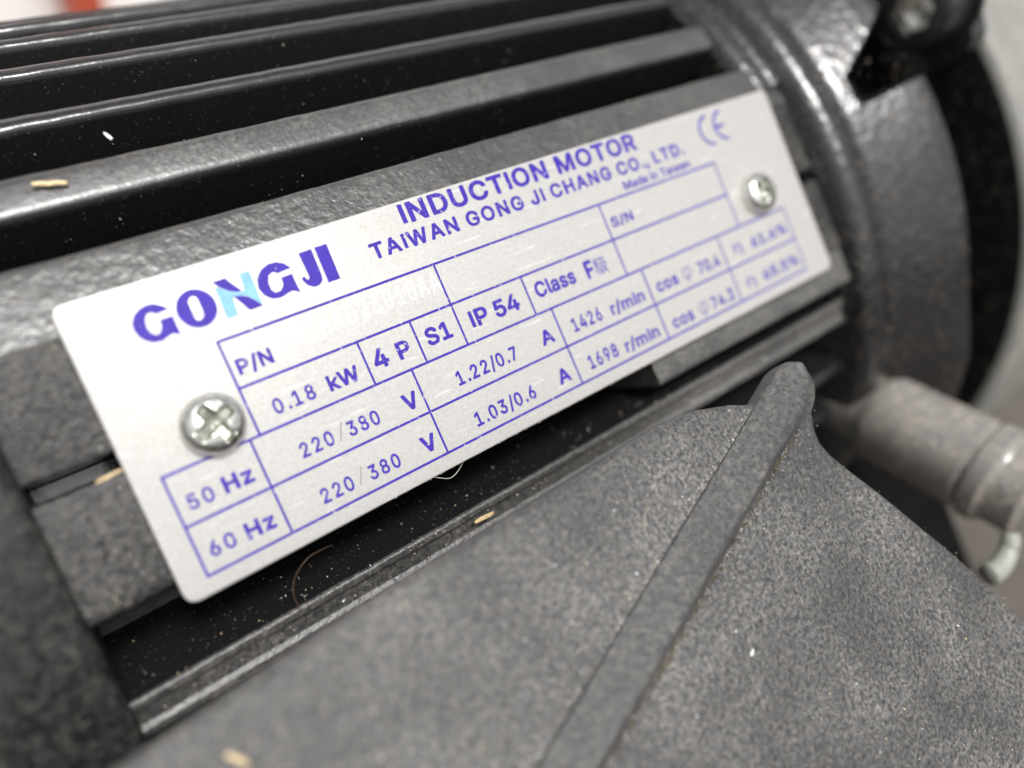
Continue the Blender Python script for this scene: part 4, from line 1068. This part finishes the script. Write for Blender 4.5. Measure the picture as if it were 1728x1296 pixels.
for ph, half in ((31.7, .95), (39.9, .95), (47.5, .95), (23.3, 1.95)):
    for i in range(170):
        r = rnd.uniform(46, 54)
        t = half + 0.5 - 0.5 * (r - 43) / 11.5
        x = rnd.uniform(-6, 79)
        c, s = math.cos(R(ph)), math.sin(R(ph))
        grain((x, AY + r * s - t * c, AZ + r * c + t * s), size() * 0.8, rnd.choice((0, 3, 3, 3, 3)))
for i in range(380):                                                   # upper side of the lower broad fin
    r = 54.5 - abs(rnd.gauss(0, 3.5))
    t = 1.65 + 0.5 * (54.5 - r) / 11.5
    c, s = math.cos(R(-19.6)), math.sin(R(-19.6))
    grain((rnd.uniform(-8, 60), AY + r * s + t * c, AZ + r * c - t * s), size() * 0.8, rnd.choice((0, 0, 3, 3)))
for i in range(500):
    t = rnd.uniform(-1.5, 1.5)
    c, s = math.cos(R(-19.6)), math.sin(R(-19.6))
    grain((rnd.uniform(-8, 80), AY + 54.5 * s + t * c, AZ + 54.5 * c - t * s), size() * 0.8, rnd.choice((0, 0, 1, 3)))
for i in range(400):                                                   # pad left of the plate, and its upper slope
    grain((rnd.uniform(-8, -1), rnd.choice((rnd.uniform(0.8, 9.5), rnd.uniform(11.5, 19.5))), -0.60), size() * 0.8, rnd.choice((0, 1, 3)))
for i in range(300):
    t = rnd.random()
    grain((rnd.uniform(-6, 79), 20.4 + 5.4 * t, -0.95 - 1.1 * t), size() * 0.7, rnd.choice((0, 1, 3)))


def inside(u, v):
    c = False
    n = len(top)
    for i in range(n):
        (x1, y1), (x2, y2) = top[i], top[i - 1]
        if (y1 > v) != (y2 > v) and u < (x2 - x1) * (v - y1) / (y2 - y1) + x1:
            c = not c
    return c


k = 0
while k < 3600:
    u, v = rnd.uniform(-14, 64), rnd.uniform(0.6, 46)
    if inside(u, v) and (v > 1.5 or u < 50):
        k += 1
        grain(br(u, v, 0.0), size() * 0.9, rnd.choice((0, 0, 1, 3, 3, 3, 2)))
cre = [b + (b - a) * 0.08 for a, b in zip(A_, B_)]
for i in range(2600):                                                   # dirt packed along the right foot of the rib
    j = int(rnd.random() ** 0.8 * (len(cre) - 34)) + 26
    p = cre[j] + (cre[j + 1] - cre[j]) * rnd.random()
    nn = (B_[j] - A_[j]).normalized()
    p = p + nn * (0.12 + rnd.gauss(0, 0.30))
    grain(br(p.x, p.y, 0.10), size() * 1.2, rnd.choice((2, 2, 2, 3)))
for i in range(1500):                                                   # pale dust along the left foot of the rib
    j = int(rnd.random() * (len(A_) - 28)) + 18
    p = A_[j] + (A_[j + 1] - A_[j]) * rnd.random() - (B_[j] - A_[j]).normalized() * abs(rnd.gauss(0, 0.8))
    grain(br(p.x, p.y, 0.02), size() * 0.6, rnd.choice((1, 3, 3, 0)))
for i in range(160):                                                   # fluff under the lower edge of the plate
    grain((rnd.gauss(30, 9), -1.37 + rnd.uniform(-.05, .02), rnd.uniform(-0.8, -0.1)), size() * 0.8, rnd.choice((0, 1)))
for i in range(500):                                                   # end shield
    grain(pol(rnd.uniform(83, 110), 57.6, rnd.uniform(-30, 12)), size() * 1.2, rnd.choice((0, 0, 1)))
for i in range(70):                                                    # straw crumbs and lint bits of many sizes, gathered low in the gaps
    x = rnd.gauss(2, 7) if i < 40 else rnd.uniform(-8, 60)
    r = 54.3 - abs(rnd.gauss(0, 4.0))
    t = 1.7 + 0.5 * (54.5 - r) / 11.5
    c, s = math.cos(R(-19.6)), math.sin(R(-19.6))
    grain((x, AY + r * s + t * c, AZ + r * c - t * s), rnd.choice((0.03, 0.045, 0.07)), rnd.choice((4, 0, 0, 1)))
for i in range(26):
    u, v = rnd.uniform(-10, 60), rnd.uniform(1, 40)
    if inside(u, v):
        grain(br(u, v, 0.02), rnd.uniform(0.06, 0.13), rnd.choice((4, 1, 0, 1)))
for i in range(14):                                                    # bits clinging to the lower edge of the plate
    grain((rnd.gauss(29, 5), -1.38, -0.3), rnd.uniform(0.05, 0.11), rnd.choice((4, 0)))
o = mesh("dust", V, F, [M['grain_a'], M['grain_b'], M['grain_c'], M['grain_d'], M['straw']], base=W((30, 0, 0)), smooth=False, fmat=FM)
o['kind'] = 'stuff'
